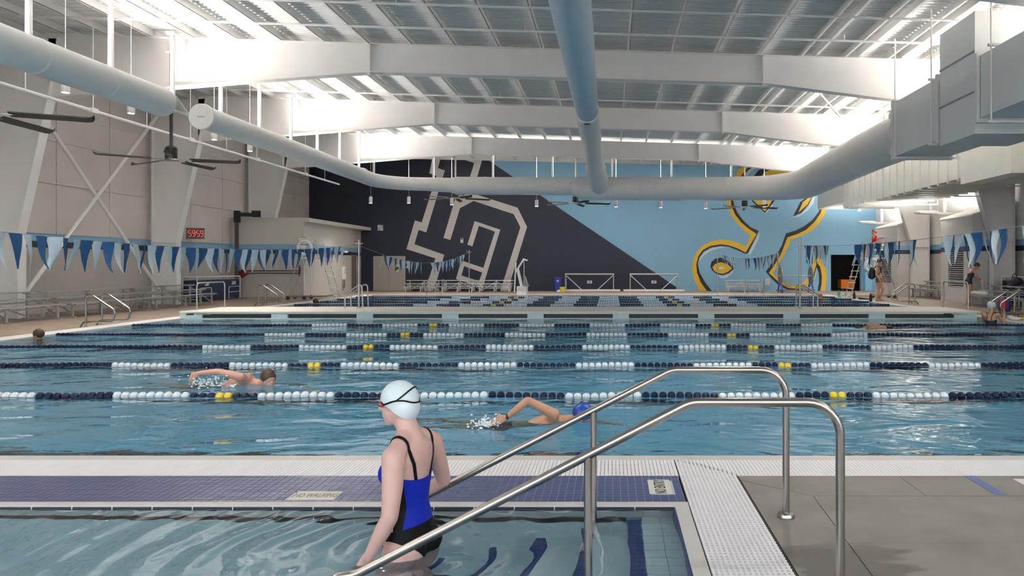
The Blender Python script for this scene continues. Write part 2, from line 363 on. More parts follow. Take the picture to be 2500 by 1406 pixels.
# concrete slabs of the near deck, with tooled joints between them
g = 0.006
jy = 4.64; kx = (1985-VX)*jy/F                           # joint line and its corner
slabs = [[(0.91, 5.08), (0.91, 4.985), (kx-g, jy+g), (2.05, jy+g), (2.05, 5.08)],
         [(2.05+g, jy+g), (2.05+g, 5.08), (5.2, 5.08), (5.2, jy+g)],
         [(5.2+g, jy+g), (5.2+g, 5.08), (XR, 5.08), (XR, jy+g)],
         [(0.91, 4.985-2*g), (0.91, 1.2), (kx-.0025-.044*(jy-1.2), 1.2), (kx-.0025, jy-g)],
         [(kx+.0025, jy-g), (4.4, jy-g), (4.4, 3.86), (kx+.0025-.044*(jy-3.86), 3.86)],
         [(4.4+g, jy-g), (XR, jy-g), (XR, 1.2), (4.4+g, 1.2)],
         [(kx+.0025-.044*(jy-3.86+g), 3.86-g), (4.4, 3.86-g), (4.4, 1.2), (kx+.0025-.044*(jy-1.2), 1.2)]]
for p in slabs: MB().prism(p, -0.02, 0.0, 'Z').build('slab', CONC, fn)
MB().box((2.515, 4.66, 0.0), (2.59, 5.075, 0.003)).build('lane_line', BLUET, fn)
dm = put('depth_marker', MB().box((2.82, 4.80, 0.0), (3.12, 5.0, 0.004)).mesh('depth_marker'), fn); dm.data.materials.append(SIGNW)
MB().lathe([(0.06, 0.0), (0.06, 0.006)], (3.0, 4.94, 0.0), 20).build('symbol', PRINTK, dm)
# gutters and copings round the main pool
st('trim_1', MB().box((PX0-0.57, PY0-0.12, -0.25), (PX0, PY1+0.45, 0.005)), GUTTER)
st('trim_2', MB().box((PX1, PY0-0.12, -0.25), (PX1+0.5, PY1+0.45, 0.005)), GUTTER)
st('trim_3', MB().box((PX0, PY1, -0.25), (PX1, PY1+0.45, 0.005)), COPE)
st('trim_4', MB().box((PX0, 5.506, -0.3), (PX1, PY0, 0.0)), COPE)
c5 = st('trim_5', MB().box((NX0, NY1, -0.25), (0.487, 4.512, 0.004)).box((NX1, NY0, -0.25), (0.485, NY1, 0.004)), COPE)
# lateral overflow grating
lg = st('trim_6', MB().box((PX0-0.57, 5.085, -0.2), (PX1+0.5, 5.506, -0.06)), PIT)
GX0, GX1 = 0.492, 0.90
def gline(x): return 5.497-(x-GX0)/(GX1-GX0)*(5.497-5.095)+0.05*math.sin(PI*(x-GX0)/(GX1-GX0))
mb = MB(); x = PX0-0.55
while x < PX1+0.48:
    y0 = 5.09 if not (GX0-0.02 < x < GX1) else gline(max(x, GX0))+0.012
    if y0 < 5.49: mb.box((x, y0, -0.03), (x+0.0245, 5.502, 0.0))
    x += 0.028
mb.build('lateral_slats', GRATE, lg, kind='stuff')
mb = MB()
for yy in (5.15, 5.25, 5.35, 5.45):
    mb.box((PX0-0.55, yy-0.012, -0.05), (GX0-0.02, yy+0.012, -0.012)); mb.box((GX1, yy-0.012, -0.05), (PX1+0.48, yy+0.012, -0.012))
mb.build('cross_bars', GRATE, lg, kind='stuff')
# perforated grating beside the entry pool, running towards the lap pool
pg = st('trim_7', MB().box((0.487, NY0, -0.2), (0.905, 5.085, -0.06)), PIT)
pitch = (GX1-GX0)/15
for k in range(15):
    x = GX0+k*pitch; y1 = gline(x+pitch/2)
    MB().hexa([(x+.003, 1.0, -0.03), (x+pitch-.0105, 1.0, -0.03), (x+pitch-.0105, gline(x+pitch)-0.002, -0.03), (x+.003, gline(x)-0.002, -0.03),
               (x+.003, 1.0, 0.003), (x+pitch-.0105, 1.0, 0.003), (x+pitch-.0105, gline(x+pitch)-0.002, 0.003), (x+.003, gline(x)-0.002, 0.003)]).build('slat', GRATE, pg)
mb = MB(); y = 2.6
while y < 5.46:
    x1 = GX1 if y < 5.10 else GX0+(GX1-GX0)*max(0.03, (5.5-y)/0.405)
    mb.box((GX0, y, -0.03), (x1-0.005, y+0.017, 0.0)); y += 0.035
mb.build('cross_bars', GRATE, pg, kind='stuff')
MB().box((0.4895, NY0, -0.06), (0.4925, 5.49, 0.0)).box((0.9, NY0, -0.06), (0.904, 5.09, -0.001)).build('edge_angle', DARK, pg)
# navy tile band between the two pools
tb = st('floor', MB().box((NX0, 4.512, -0.25), (0.478, 5.085, -0.0035)), GROUT)
tp = 0.0514; rows = 11; ty = (5.085-4.514)/rows
tile = MB().box((0.0017, 0.0017, -0.0045), (tp-0.0017, ty-0.0017, 0.0)).mesh('tile'); tile.materials.append(TILE)
S1 = (0.256, 0.4075, 4.676, 4.989); S2 = (-2.07, -1.775, 4.562, 4.732)
mb = MB(); n = 0
for c in range(182):
    x = 0.4765-tp*(c+1)
    for r in range(rows):
        y = 4.514+ty*r; cx, cy = x+tp/2, y+ty/2
        if any(s[0] < cx < s[1] and s[2] < cy < s[3] for s in (S1, S2)): continue
        if n < 290: put('tile', tile, tb, (x, y, 0)); n += 1
        else: mb.box((x+.0017, y+.0017, -0.0045), (x+tp-.0017, y+ty-.0017, 0.0))
mb.build('tile_field', TILE, tb, kind='stuff')
for i, (s, txt) in enumerate(((S1, 'NO ENTRY'), (S2, 'NO WALKING'))):
    sg = MB().box((s[0], s[2], -0.004), (s[1], s[3], 0.0005)).build('warning_tile', SIGNW, tb)
    cx, cy = (s[0]+s[1])/2, (s[2]+s[3])/2
    if i: text_mesh('lettering', txt, 0.062, PRINTG, sg, (cx, cy, 0.001), sc=(0.72, 1.75, 1))
    else: text_mesh('lettering', txt, 0.072, PRINTK, sg, (cx+0.005, cy, 0.001), rot=(0, 0, PI/2), sc=(0.82, 1.5, 1))
# main pool basin
PLAS = mat('pool_plaster', (0.46, 0.68, 0.82), 0.6, noise=0.05, nscale=1.5)
bs = st('pool_basin', MB().box((PX0-.2, PY0-.1, -1.5), (PX1+.2, PY1+.2, -1.3)).box((PX0-.2, PY0-.1, -1.5), (PX0, PY1+.2, -0.2)).box((PX1, PY0-.1, -1.5), (PX1+.2, PY1+.2, -0.2))
   .box((PX0-.2, PY1, -1.5), (PX1+.2, PY1+.2, -0.2)).box((PX0-.2, PY0-.1, -1.5), (PX1+.2, PY0, -0.26)), PLAS)
LANES = [PY0+2.44*(k+0.5) for k in range(6)]+[23.6+2.13*(k+0.5) for k in range(6)]
for y in LANES:
    MB().box((PX0+2.0, y-0.14, -1.3), (PX1-2.0, y+0.14, -1.29)).box((PX0+2.0, y-.5, -1.3), (PX0+2.28, y+.5, -1.29)).box((PX1-2.28, y-.5, -1.3), (PX1-2.0, y+.5, -1.29)).build('lane_marking', TILED, bs)
st('pool_water', MB()._add([(PX0, PY0, WZ), (PX1, PY0, WZ), (PX1, 21.4, WZ), (PX0, 21.4, WZ)], [(0, 1, 2, 3)]), WATER)
st('pool_water', MB()._add([(PX0, 21.4, WZ), (PX1, 21.4, WZ), (PX1, PY1, WZ), (PX0, PY1, WZ)], [(0, 1, 2, 3)]), WATER3)
# entry pool: basin, steps with navy nosings, water
PLAS2 = mat('entry_plaster', (0.62, 0.74, 0.77), 0.6, noise=0.05, nscale=3)
eb = st('pool_basin', MB().box((NX0-.1, NY0-.1, -1.3), (NX1+.08, NY1+.06, -1.1)).box((NX0-.1, NY0-.1, -1.3), (NX0, NY1+.06, -0.2)).box((NX1, NY0-.1, -1.3), (NX1+.08, NY1+.06, -0.17))
   .box((NX0-.1, NY1, -1.3), (NX1+.08, NY1+.06, -0.17)).box((NX0-.1, NY0-.1, -1.3), (NX1+.08, NY0, -0.2)), PLAS2)
NOS = [0.10-0.30*k for k in range(6)]
for k, x in enumerate(NOS):
    top = -0.17-0.15*k; xr = NX1 if k == 0 else NOS[k-1]
    sp = MB().box((x, NY0, -1.1), (xr, NY1, top-0.004)).build('step', PLAS2 if k else mat('step_grout', (0.30, 0.36, 0.38), 0.7), eb)
    mb = MB(); y = NY0+0.01
    while y < NY1-0.05:
        for q in range(2):
            if k == 0 and y > 2.75: MB().box((x+q*.047+.001, y+.001, top-.004), (x+q*.047+.046, y+.0504, top)).build('tile', TILEN, sp)
            else: mb.box((x+q*.047+.001, y+.001, top-.004), (x+q*.047+.046, y+.0504, top))
        mb.box((x-0.004, y+.001, top-0.05), (x, y+.0504, top-.002)); y += tp
    mb.build('nosing_tiles', TILEN, sp, kind='stuff')
    if k == 0:
        for i in range(2):
            for j in range(20): MB().box((x+.098+i*.1, NY1-.1*(j+1)+.002, top-.004), (x+.194+i*.1, NY1-.1*j-.002, top)).build('tile', TILEW, sp)
for j in range(14):
    y = NY1-0.25*(j+1)
    if y > NY0: MB().box((NX1-0.006, y+.003, -0.165), (NX1+.001, y+.247, -0.004)).build('wall_tile', TILEN, eb)
mb = MB()
for j in range(37): mb.box((NX1-0.25*(j+1)+.003, NY1-.006, -0.055), (NX1-0.25*j-.003, NY1+.001, -0.004))
mb.build('wall_tiles', TILED, eb, kind='stuff')
mb = MB()
for j in range(37): mb.box((NX1-0.25*j-.003, NY1-.012, -0.04), (NX1-0.25*j+.003, NY1-.002, -0.002))
mb.build('joint_tabs', SIGNW, eb, kind='stuff')
st('pool_water', MB()._add([(NX0, NY0, -.012), (NX1, NY0, -.012), (NX1, NY1, -.012), (NX0, NY1, -.012)], [(0, 1, 2, 3)]), WATER2)

# ---- left wall with insulation panels, painted dado and two stripes
wl = st('wall_left', MB().box((XL-0.3, YF, 0), (XL-0.06, YB, 9.2)), LOWER)
MB().box((XL-.06, YF, 0), (XL, YB, 2.06)).build('dado', LOWER, wl)
MB().box((XL-.06, YF, 2.06), (XL+.004, YB, 2.26)).build('stripe', STRIPN, wl)
MB().box((XL-.06, YF, 2.26), (XL+.004, YB, 2.50)).build('stripe', STRIPE, wl)
y = YF
while y < YB-0.1:
    y1 = min(y+2.44, YB)
    MB().box((XL-.06, y+.012, 2.50), (XL+.03, y1-.012, 5.45)).build('panel', INSUL, wl)
    MB().box((XL-.06, y+.012, 5.46), (XL+.03, y1-.012, 8.3)).build('panel', INSUL, wl)
    y = y1
FRAMES = [-1.8, 5.5, 12.8, 20.1, 27.4, 34.7]
def column(side, Y, parent):
    if side < 0: out, prof = -17.55, [(0, -16.62), (2.41, -16.62), (6.3, -15.76), (7.9, -15.5)]
    else: out, prof = 15.45, [(0, 14.65), (2.41, 14.65), (4.3, 14.08), (5.6, 13.70), (7.2, 13.4)]
    web = MB().prism([(out, 0)]+[(x, z) for z, x in prof]+[(out, prof[-1][0])], Y-.012, Y+.012, 'Y').build('column', STEEL_W, parent)
    for (z0, x0), (z1, x1) in zip(prof[:-1], prof[1:]):
        MB().hexa([(x0-.015, Y-.15, z0), (x0+.015, Y-.15, z0), (x0+.015, Y+.15, z0), (x0-.015, Y+.15, z0), (x1-.015, Y-.15, z1), (x1+.015, Y-.15, z1), (x1+.015, Y+.15, z1), (x1-.015, Y+.15, z1)]).build('flange', STEEL_W, web)
    MB().box((out-.015, Y-.15, 0), (out+.015, Y+.15, prof[-1][0])).build('flange', STEEL_W, web)
    MB().box((prof[1][1], Y-.13, 2.38), (out, Y+.13, 2.41)).build('stiffener', STEEL_W, web)
for Y in FRAMES: column(-1, Y, wl)
for (a, b) in ((20.1, 27.4), (5.5, 12.8)):
    MB().tube([(-16.95, a+.2, 6.9), (-16.95, b-.2, 0.15)], 0.06, 8).build('brace', STEEL_W, wl, smooth=True)
    MB().tube([(-16.83, a+.2, 0.5), (-16.83, b-.2, 7.85)], 0.06, 8).build('brace', STEEL_W, wl, smooth=True)
for z in (4.1, 6.4):
    MB().box((XL+.03, YF, z), (XL+.08, YB, z+.02)).build('girt', STEEL_W, wl)
# ---- right wall
wr = st('wall_right', MB().box((XR, YF, 0), (XR+0.25, YB, 9.0)), LOWER)
MB().box((XR-.004, YF, 2.06), (XR, YB, 2.26)).build('stripe', STRIPN, wr)
MB().box((XR-.004, YF, 2.26), (XR, YB, 2.50)).build('stripe', STRIPE, wr)
y = YF
while y < YB-0.1:
    y1 = min(y+2.44, YB); MB().box((XR-.03, y+.01, 2.50), (XR, y1-.01, 8.2)).build('panel', WHITE, wr); y = y1
for Y in FRAMES: column(1, Y, wr)
mb = MB().box((XL, YF-.25, 0), (XR, YF, .4)).box((XL, YF-.25, 6.2), (XR, YF, 9.2))
for k in range(9): mb.box((XL+k*4.15, YF-.2, .4), (XL+k*4.15+.25, YF-.05, 6.2))
st('wall_front', mb, LOWER)                             # glazed end wall behind the camera
st('floor', MB().box((-60, -60, -.4), (60, YF-.25, -.3)), CONC)
# ---- back wall, with the mural painted on it and a doorway
DX0, DX1, DH = 12.97, 14.76, 2.13
wb = st('wall_back', MB().box((XL, YB, 0), (DX0, YB+.25, 9.2)).box((DX1, YB, 0), (XR, YB+.25, 9.2)).box((DX0, YB, DH), (DX1, YB+.25, 9.2)), SKYB)
YM = YB-0.004
def wpt(px, py): p = at(px, py, YB); return (p.x, p.z)
MB().prism([(XL, 0), wpt(1665, 710)[:1]+(0,), wpt(1189, 389), (wpt(1110, 335)), (XL, wpt(1110, 335)[1])], YM, YB, 'Y').build('mural_field', NAVY, wb)
MB().prism([(XL, 7.9), (XR, 7.2), (XR, 9.2), (XL, 9.2)], YM-.01, YB, 'Y').build('mural_field', WHITE, wb)
def shape(name, pts, m, org, sc, d, hole=None):
    P = [wpt(org[0]+sc*x, org[1]+sc*y) for x, y in pts]
    P = [(x, max(0.0, z)) for x, z in P]
    return MB().prism(P, YM-d, YM, 'Y').build(name, m, wb)
A6 = ((740, 360), 0.272)
shape('mural_letter', [(1172,40),(1133,232),(1197,255),(1065,672),(1003,655),(928,912),(1188,995),(1125,1190),(1090,1292),(1165,1292),(1200,1195),(1267,963),(1000,868),(1037,740),(1105,762),(1272,207),(1210,185),(1250,40)], MWHITE, *A6, .004)
shape('mural_letter', [(1250,40),(1628,40),(1515,425),(1555,422),(1925,540),(2010,712),(1835,1292),(1770,1292),(1950,715),(1890,598),(1530,480),(1408,545),(1322,830),(1260,812),(1375,425),(1447,432),(1535,140),(1410,98)], MWHITE, *A6, .004)
shape('mural_letter', [(1475,872),(1540,660),(1770,738),(1610,1262),(1372,1180),(1420,1015),(1618,1080),(1722,755),(1577,703),(1520,888)], MWHITE, *A6, .004)
shape('mural_letter', [(1445,1065),(1608,1122),(1578,1200),(1422,1147)], NAVY, *A6, .006)
A7 = ((1660, 380), 0.2489)
EM = [(MYEL, .004, [(455,420),(470,500),(500,580),(560,665),(640,745),(690,785),(650,888),(560,850),(480,830),(400,822),(310,838),(230,875),(165,940),(125,1030),(118,1120),(140,1220),(192,1330),(265,1330),(205,1245),(168,1150),(160,1070),(180,985),(225,925),(300,885),(400,870),(480,880),(560,908),(645,950),(752,768),(680,720),(600,655),(540,575),(505,490),(498,420)]),
 (MBLK, .006, [(498,420),(505,490),(540,575),(600,655),(680,720),(752,768),(645,950),(560,908),(480,880),(400,870),(300,885),(225,925),(180,985),(160,1070),(168,1150),(205,1245),(265,1330),(312,1330),(245,1240),(195,1150),(175,1065),(192,995),(235,938),(305,900),(400,885),(480,893),(560,925),(640,962),(668,955),(772,738),(690,700),(620,635),(560,555),(530,480),(522,420)]),
 (MPALE, .004, [(784,742),(770,820),(720,920),(690,968),(668,965),(760,790)]),
 (MPALE, .004, [(180,1050),(195,1000),(240,945),(310,908),(400,890),(462,900),(380,908),(310,930),(240,975),(195,1030)]),
 (MBLK, .004, [(298,1085),(310,1040),(350,1008),(400,1000),(460,1022),(505,1065),(530,1108),(480,1150),(420,1172),(360,1160),(315,1125)]),
 (MYEL, .006, [(318,1095),(345,1062),(400,1045),(450,1058),(490,1085),(510,1108),(470,1140),(420,1160),(365,1148),(335,1128)]),
 (MPALE, .008, [(378,1100),(400,1088),(445,1100),(410,1115),(385,1112)]),
 (MPALE, .003, [(370,1172),(420,1180),(480,1160),(530,1118),(505,1165),(450,1203),(400,1200)]),
 (MBLK, .004, [(1388,330),(1385,460),(1360,550),(1300,630),(1220,690),(1130,735),(1040,762),(1000,880),(950,970),(895,1060),(842,1138),(890,1195),(960,1265),(1050,1312),(1140,1322),(1215,1308),(1150,1300),(1060,1290),(980,1245),(905,1180),(872,1150),(930,1065),(985,975),(1020,890),(1055,800),(1150,770),(1240,725),(1320,650),(1380,565),(1408,470),(1412,330)]),
 (MYEL, .006, [(1412,330),(1450,330),(1448,470),(1425,565),(1370,660),(1290,740),(1190,790),(1088,822),(1060,900),(1010,1000),(950,1090),(915,1150),(965,1210),(1040,1262),(1120,1278),(1200,1255),(1255,1195),(1262,1262),(1190,1308),(1060,1298),(980,1250),(905,1180),(872,1150),(930,1065),(985,975),(1020,890),(1055,800),(1150,770),(1240,725),(1320,650),(1380,565),(1408,470)]),
 (MYEL, .004, [(1322,960),(1385,1020),(1425,1100),(1440,1200),(1420,1330),(1385,1330),(1392,1220),(1385,1130),(1365,1075),(1342,1048),(1320,1150),(1300,1200),(1285,1180),(1300,1080)]),
 (MBLK, .006, [(1342,1048),(1375,1090),(1392,1180),(1388,1260),(1370,1330),(1350,1330),(1365,1240),(1362,1150),(1340,1090),(1320,1180),(1310,1220),(1305,1190)]),
 (MPALE, .004, [(1337,1098),(1335,1160),(1315,1225),(1310,1205)]),
 (MBLK, .004, [(700,440),(930,440),(835,562)]), (MYEL, .006, [(720,440),(905,440),(835,548)]), (MPALE, .004, [(900,480),(918,480),(848,562),(838,558)]),
 (MBLK, .004, [(1180,455),(1320,360),(1260,480),(1190,560),(1110,595)]), (MYEL, .006, [(1205,455),(1310,375),(1250,480),(1160,560)]),
 (MPALE, .004, [(1335,370),(1310,470),(1250,540),(1170,595),(1105,608),(1190,575),(1260,500),(1305,400)]),
 (MYEL, .004, [(520,230),(570,140),(620,105),(690,100),(640,140),(580,230)]), (MBLK, .004, [(580,230),(640,140),(690,105),(715,105),(660,150),(600,230)]),
 (MPALE, .004, [(600,230),(660,150),(715,112),(760,112),(700,150),(640,230)]), (MBLK, .004, [(700,230),(770,145),(830,120),(905,130),(840,155),(770,230)]),
 (MYEL, .004, [(770,230),(840,160),(905,138),(1060,150),(1060,168),(900,230)])]
for m, d, p in EM: shape('mural_emblem', p, m, *A7, d)
# dark store room behind the doorway
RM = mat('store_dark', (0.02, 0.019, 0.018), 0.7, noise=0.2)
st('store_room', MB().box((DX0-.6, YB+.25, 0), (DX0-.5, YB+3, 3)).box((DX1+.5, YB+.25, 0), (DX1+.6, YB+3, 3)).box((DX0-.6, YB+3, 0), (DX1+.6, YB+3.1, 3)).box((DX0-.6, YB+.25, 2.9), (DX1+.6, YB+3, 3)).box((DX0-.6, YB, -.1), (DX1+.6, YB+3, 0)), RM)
MB().box((DX0-.05, YB-.03, 0), (DX0, YB+.02, DH+.05)).box((DX1, YB-.03, 0), (DX1+.05, YB+.02, DH+.05)).box((DX0, YB-.03, DH), (DX1, YB+.02, DH+.05)).build('door_frame', SKYB, wb)
d1 = st('door_1', MB().box((DX1+.03, YB-.62, 0.01), (DX1+.07, YB-.03, DH)).box((DX1+.07, YB-.62, .01), (DX1+.62, YB-.58, DH)), mat('door_blue', (0.22, 0.52, 0.80), 0.4, noise=0.03))
MB().box((DX1+.34, YB-.65, 1.25), (DX1+.6, YB-.62, 1.75)).build('notice', SIGNW, d1)
MB().tube([(DX1+.12, YB-.62, 1.0), (DX1+.12, YB-.68, 1.0), (DX1+.2, YB-.68, 1.0)], 0.018, 8).build('handle', DARK, d1)
# double doors in the navy wall
p0, p1 = wpt(912, 712), wpt(990, 625)
d2 = st('door_2', MB().box((p0[0], YB-.05, 0), (p0[0]+.06, YB, p1[1])).box((p1[0]-.06, YB-.05, 0), (p1[0], YB, p1[1])).box((p0[0], YB-.05, p1[1]-.06), (p1[0], YB, p1[1])), mat('frame_grey', (0.47, 0.44, 0.41), 0.45, noise=0.02))
mx = (p0[0]+p1[0])/2
MB().box((p0[0]+.06, YB-.03, .01), (mx-.004, YB-.004, p1[1]-.06)).build('door_leaf', DOORG, d2)
lf = MB().box((mx+.004, YB-.03, .01), (p1[0]-.06, YB-.004, p1[1]-.06)).build('door_leaf', DOORG, d2)
MB().box((mx-.04, YB-.10, .96), (mx+.06, YB-.05, 1.02)).box((mx-.02, YB-.06, .9), (mx+.02, YB-.03, 1.1)).build('handle', SSD, lf)
a = wpt(965.5, 645.5); MB().box((a[0], YB-.036, a[1]-.2), (a[0]+.27, YB-.03, a[1])).build('notice', SIGNW, lf)
hz = wpt(971, 657); q = .125
for dx, dz, m in ((0, .0884, DARK), (-.0884, 0, mat('hz_brown', (0.05, 0.03, 0.02), 0.5)), (.0884, 0, mat('hz_ochre', (0.42, 0.30, 0.08), 0.5)), (0, -.0884, SIGNW)):
    r = .085; MB().prism([(hz[0]+dx-r, hz[1]+dz), (hz[0]+dx, hz[1]+dz-r), (hz[0]+dx+r, hz[1]+dz), (hz[0]+dx, hz[1]+dz+r)], YB-.037, YB-.03, 'Y').build('hazard_diamond', m, lf)
# ---- projecting room in the far left corner
RX = -14.4
rb = st('wall_room', MB().box((XL, 33.4, 2.5), (RX, 39.6, 3.55)).box((XL, 39.6, 2.5), (-14.72, YB, 3.55)), CREAM)
MB().box((XL, 33.4, 0), (RX, 39.6, 2.06)).box((XL, 39.6, 0), (-14.72, YB, 2.06)).build('dado', LOWER, rb)
MB().box((XL, 33.396, 2.06), (RX+.004, 39.6, 2.26)).box((XL, 39.6, 2.06), (-14.716, YB, 2.26)).build('stripe', STRIPN, rb)
MB().box((XL, 33.396, 2.26), (RX+.004, 39.6, 2.5)).box((XL, 39.6, 2.26), (-14.716, YB, 2.5)).build('stripe', STRIPE, rb)
MB().box((XL, 33.38, 3.55), (-14.12, YB, 3.73)).box((RX-.01, 33.38, 3.4), (RX+.01, 39.6, 3.56)).build('roof_edge', CREAM, rb)
d3 = st('door_3', MB().box((-14.72, 40.1, 0), (-14.68, 40.16, 2.1)).box((-14.72, 41.2, 0), (-14.68, 41.26, 2.1)).box((-14.72, 40.1, 2.05), (-14.68, 41.26, 2.1)), mat('frame_pale', (0.5, 0.48, 0.45), 0.4))
MB().box((-14.719, 40.16, .01), (-14.70, 41.2, 2.05)).build('door_leaf', mat('door_brown', (0.16, 0.13, 0.115), 0.5, noise=0.05), d3)
MB().box((-14.72, 39.86, 1.35), (-14.70, 40.0, 1.62)).build('door_plate', LOWER, d3)

# ---- ceiling: corrugated deck, purlins, girders, sprinkler pipes
mb = MB(); prof = []; y = YF
while y < YB:
    prof += [(y, 0), (y+.055, 0), (y+.075, .045), (y+.16, .045)]; y += 0.18
vs = []
for yy, dz in prof: vs += [(XL, yy, roof(XL)+.215+dz), (XR, yy, roof(XR)+.215+dz)]
mb._add(vs, [(2*i, 2*i+2, 2*i+3, 2*i+1) for i in range(len(prof)-1)])
ce = st('ceiling', mb, DECKW)
for k in range(-15, 13):
    x = 0.52+1.22*k
    if not XL < x < XR: continue
    zb = roof(x); MB().box((x-.006, YF, zb), (x+.006, YB, zb+.22)).box((x-.065, YF, zb), (x+.006, YB, zb+.012)).build('purlin', STEEL_W, ce)
for (x, h) in ((5.6, .2), (6.8, .2), (8.0, .2), (9.2, .2)):
    x += .19; zb = roof(x)+.04; MB().box((x-.04, YF, zb), (x+.04, YB, zb+.18)).build('purlin', STEEL_W, ce)
bot = [(-15.85, 6.22), (-12.4, 6.50), (-6.77, 6.93), (4.29, 6.62), (7.6, 6.20), (13.7, 5.62)]
for Y in FRAMES:
    top = [(x, roof(x)-.005) for x, z in bot]
    gi = MB().prism(bot+top[::-1], Y-.012, Y+.012, 'Y').build('girder', STEEL_W, ce)
    for (x0, z0), (x1, z1) in zip(bot[:-1], bot[1:]):
        MB().hexa([(x0, Y-.15, z0-.012), (x1, Y-.15, z1-.012), (x1, Y+.15, z1-.012), (x0, Y+.15, z0-.012), (x0, Y-.15, z0+.012), (x1, Y-.15, z1+.012), (x1, Y+.15, z1+.012), (x0, Y+.15, z0+.012)]).build('bottom_flange', STEEL_W, gi)
    x0, x1 = bot[0][0], bot[-1][0]; z0, z1 = roof(x0), roof(x1)
    MB().hexa([(x0, Y-.13, z0-.02), (x1, Y-.13, z1-.02), (x1, Y+.13, z1-.02), (x0, Y+.13, z0-.02), (x0, Y-.13, z0-.001), (x1, Y-.13, z1-.001), (x1, Y+.13, z1-.001), (x0, Y+.13, z0-.001)]).build('top_flange', STEEL_W, gi)
    for sx_, sz in ((-6.77, 6.93), (4.29, 6.62)):
        MB().box((sx_-.025, Y-.13, sz-.09), (sx_+.025, Y+.13, roof(sx_)+.0)).build('splice_plate', STEEL_W, gi)
    for sx_ in (-3.1, 0.6, -10.2, 7.6):
        MB().box((sx_-.006, Y-.1, roof(sx_)-.9), (sx_+.006, Y-.012, roof(sx_)-.02)).build('stiffener', STEEL_W, gi) if False else None
for Y, dx in ((10.0, 0), (14.2, .3), (16.6, 0), (18.3, 0), (23.0, 0), (25.7, 0), (31.0, 0), (38.5, 0)):
    MB().tube([(-15.2, Y, roof(-15.2)-.09), (13.0, Y, roof(13.0)-.09)], 0.03, 6).build('sprinkler_pipe', STEEL_W, ce)
for Y, x in ((18.3, -8), (18.3, -2.2), (18.3, 1.5), (18.3, 6), (25.7, -4), (25.7, 2.5), (16.6, 3), (16.6, -5)):
    MB().tube([(x, Y, roof(x)-.09), (x, Y, roof(x)+.06)], 0.012, 6).lathe([(0.03, 0), (0.03, .01)], (x, Y, roof(x)+.05), 8).build('sprinkler_head', STEEL_W, ce)
MB().tube([(7.9, YF, roof(7.9)+.1), (7.9, YB, roof(7.9)+.1)], 0.035, 6).build('cable_tray', DARK, ce)
for x, Y, dx in ((-16.2, 16.5, 1.1), (-16.2, 23.7, 1.1), (-15.4, 24.8, .8), (-16.0, 31, 1.0), (6.9, 24.5, 1.0)):
    MB().bar((x, Y, 7.75), (x+dx, Y, 6.6), .06).build('flange_brace', STEEL_W, ce)
# ------------------------------------------------------------------ ducts
def ring(mb, p, d, r, w=0.05):
    d = V(d).normalized(); mb.tube([V(p)-d*w, V(p)-d*w*.8, V(p)+d*w*.8, V(p)+d*w], [r*1.0, r*1.022, r*1.022, r*1.0], 28)
BX, BZ, YT = -9.87, 5.09, 30.6
t = thing('round_duct', 'white round duct at upper left, cut by the left edge of frame', 'duct', (BX, 0, BZ))
MB().tube([(0, 6.0, 0), (0, 15.7, 0)], .315, 32).build('duct_body', DUCT, t, smooth=True)
for y in (8.2, 10.4, 12.2, 13.9, 15.6): mb = MB(); ring(mb, (0, y, 0), (0, 1, 0), .315); mb.build('joint_ring', DUCT, t, smooth=True)
# long white duct: left run, elbow, cross run with tee, right run to the plenum
t = thing('round_duct', 'long white round duct running along the left, across the hall and back on the right', 'duct', (0, 0, 0))
RXD, RZD = 8.05, 5.05
path = [V((BX, 17.2, BZ)), V((BX, 24, BZ))]+fillet([(BX, 24.5, BZ), (BX, YT, BZ-.05), (-6.5, YT, 4.95)], 1.3, 10)
MB().tube(path, [.285]*(len(path)-1)+[.30], 32).build('left_run', DUCT, t, smooth=True)
MB().tube([(-7.4, YT, 4.96), (-6.9, YT, 4.945), (-6.6, YT, 4.92), (-1.4, YT, 4.90)], [.30, .31, .385, .385], 32).build('cross_run', DUCT, t, smooth=True)
MB().tube([(-1.6, YT, 4.90), (-1.1, YT, 4.80), (5.0, YT, 4.79)], [.385, .505, .505], 32).build('cross_run', DUCT, t, smooth=True)
path = fillet([(4.9, YT, 4.79), (RXD, YT, 4.86), (RXD, 22.0, RZD)], 2.2, 12)+[V((RXD, 19.0, RZD))]
MB().tube(path, [.505+.135*min(1, i/(len(path)-3)) for i in range(len(path))], 32).build('right_run', DUCT, t, smooth=True)
cap = MB().lathe([(.30, -.03), (.315, -.01), (.315, .05), (.30, .07)], (BX, 17.2, BZ), 32, 'Y').build('end_cap', DUCT, t, smooth=True)
MB().box((BX-.09, 17.165, BZ-.012), (BX+.09, 17.17, BZ+.012)).build('maker_label', mat('label_grey', (.35, .35, .36), .5), cap)
for a in [((BX, y, BZ), (0, 1, 0), .285, .03) for y in (19.0, 21.2, 23.5, 26.0, 28.3)]+[((x, YT, 4.92 if x < -1 else 4.79), (1, 0, 0), .385 if x < -1 else .505, .02) for x in (-6.6, -5.4, -3.6, 1.2, 3.0, 4.9)]+[((RXD, y, RZD-.02), (0, 1, 0), r, .02) for y, r in ((27.4, .585), (25.0, .615), (22.6, .63))]:
    mb = MB(); ring(mb, *a); mb.build('joint_ring', DUCT, t, smooth=True)
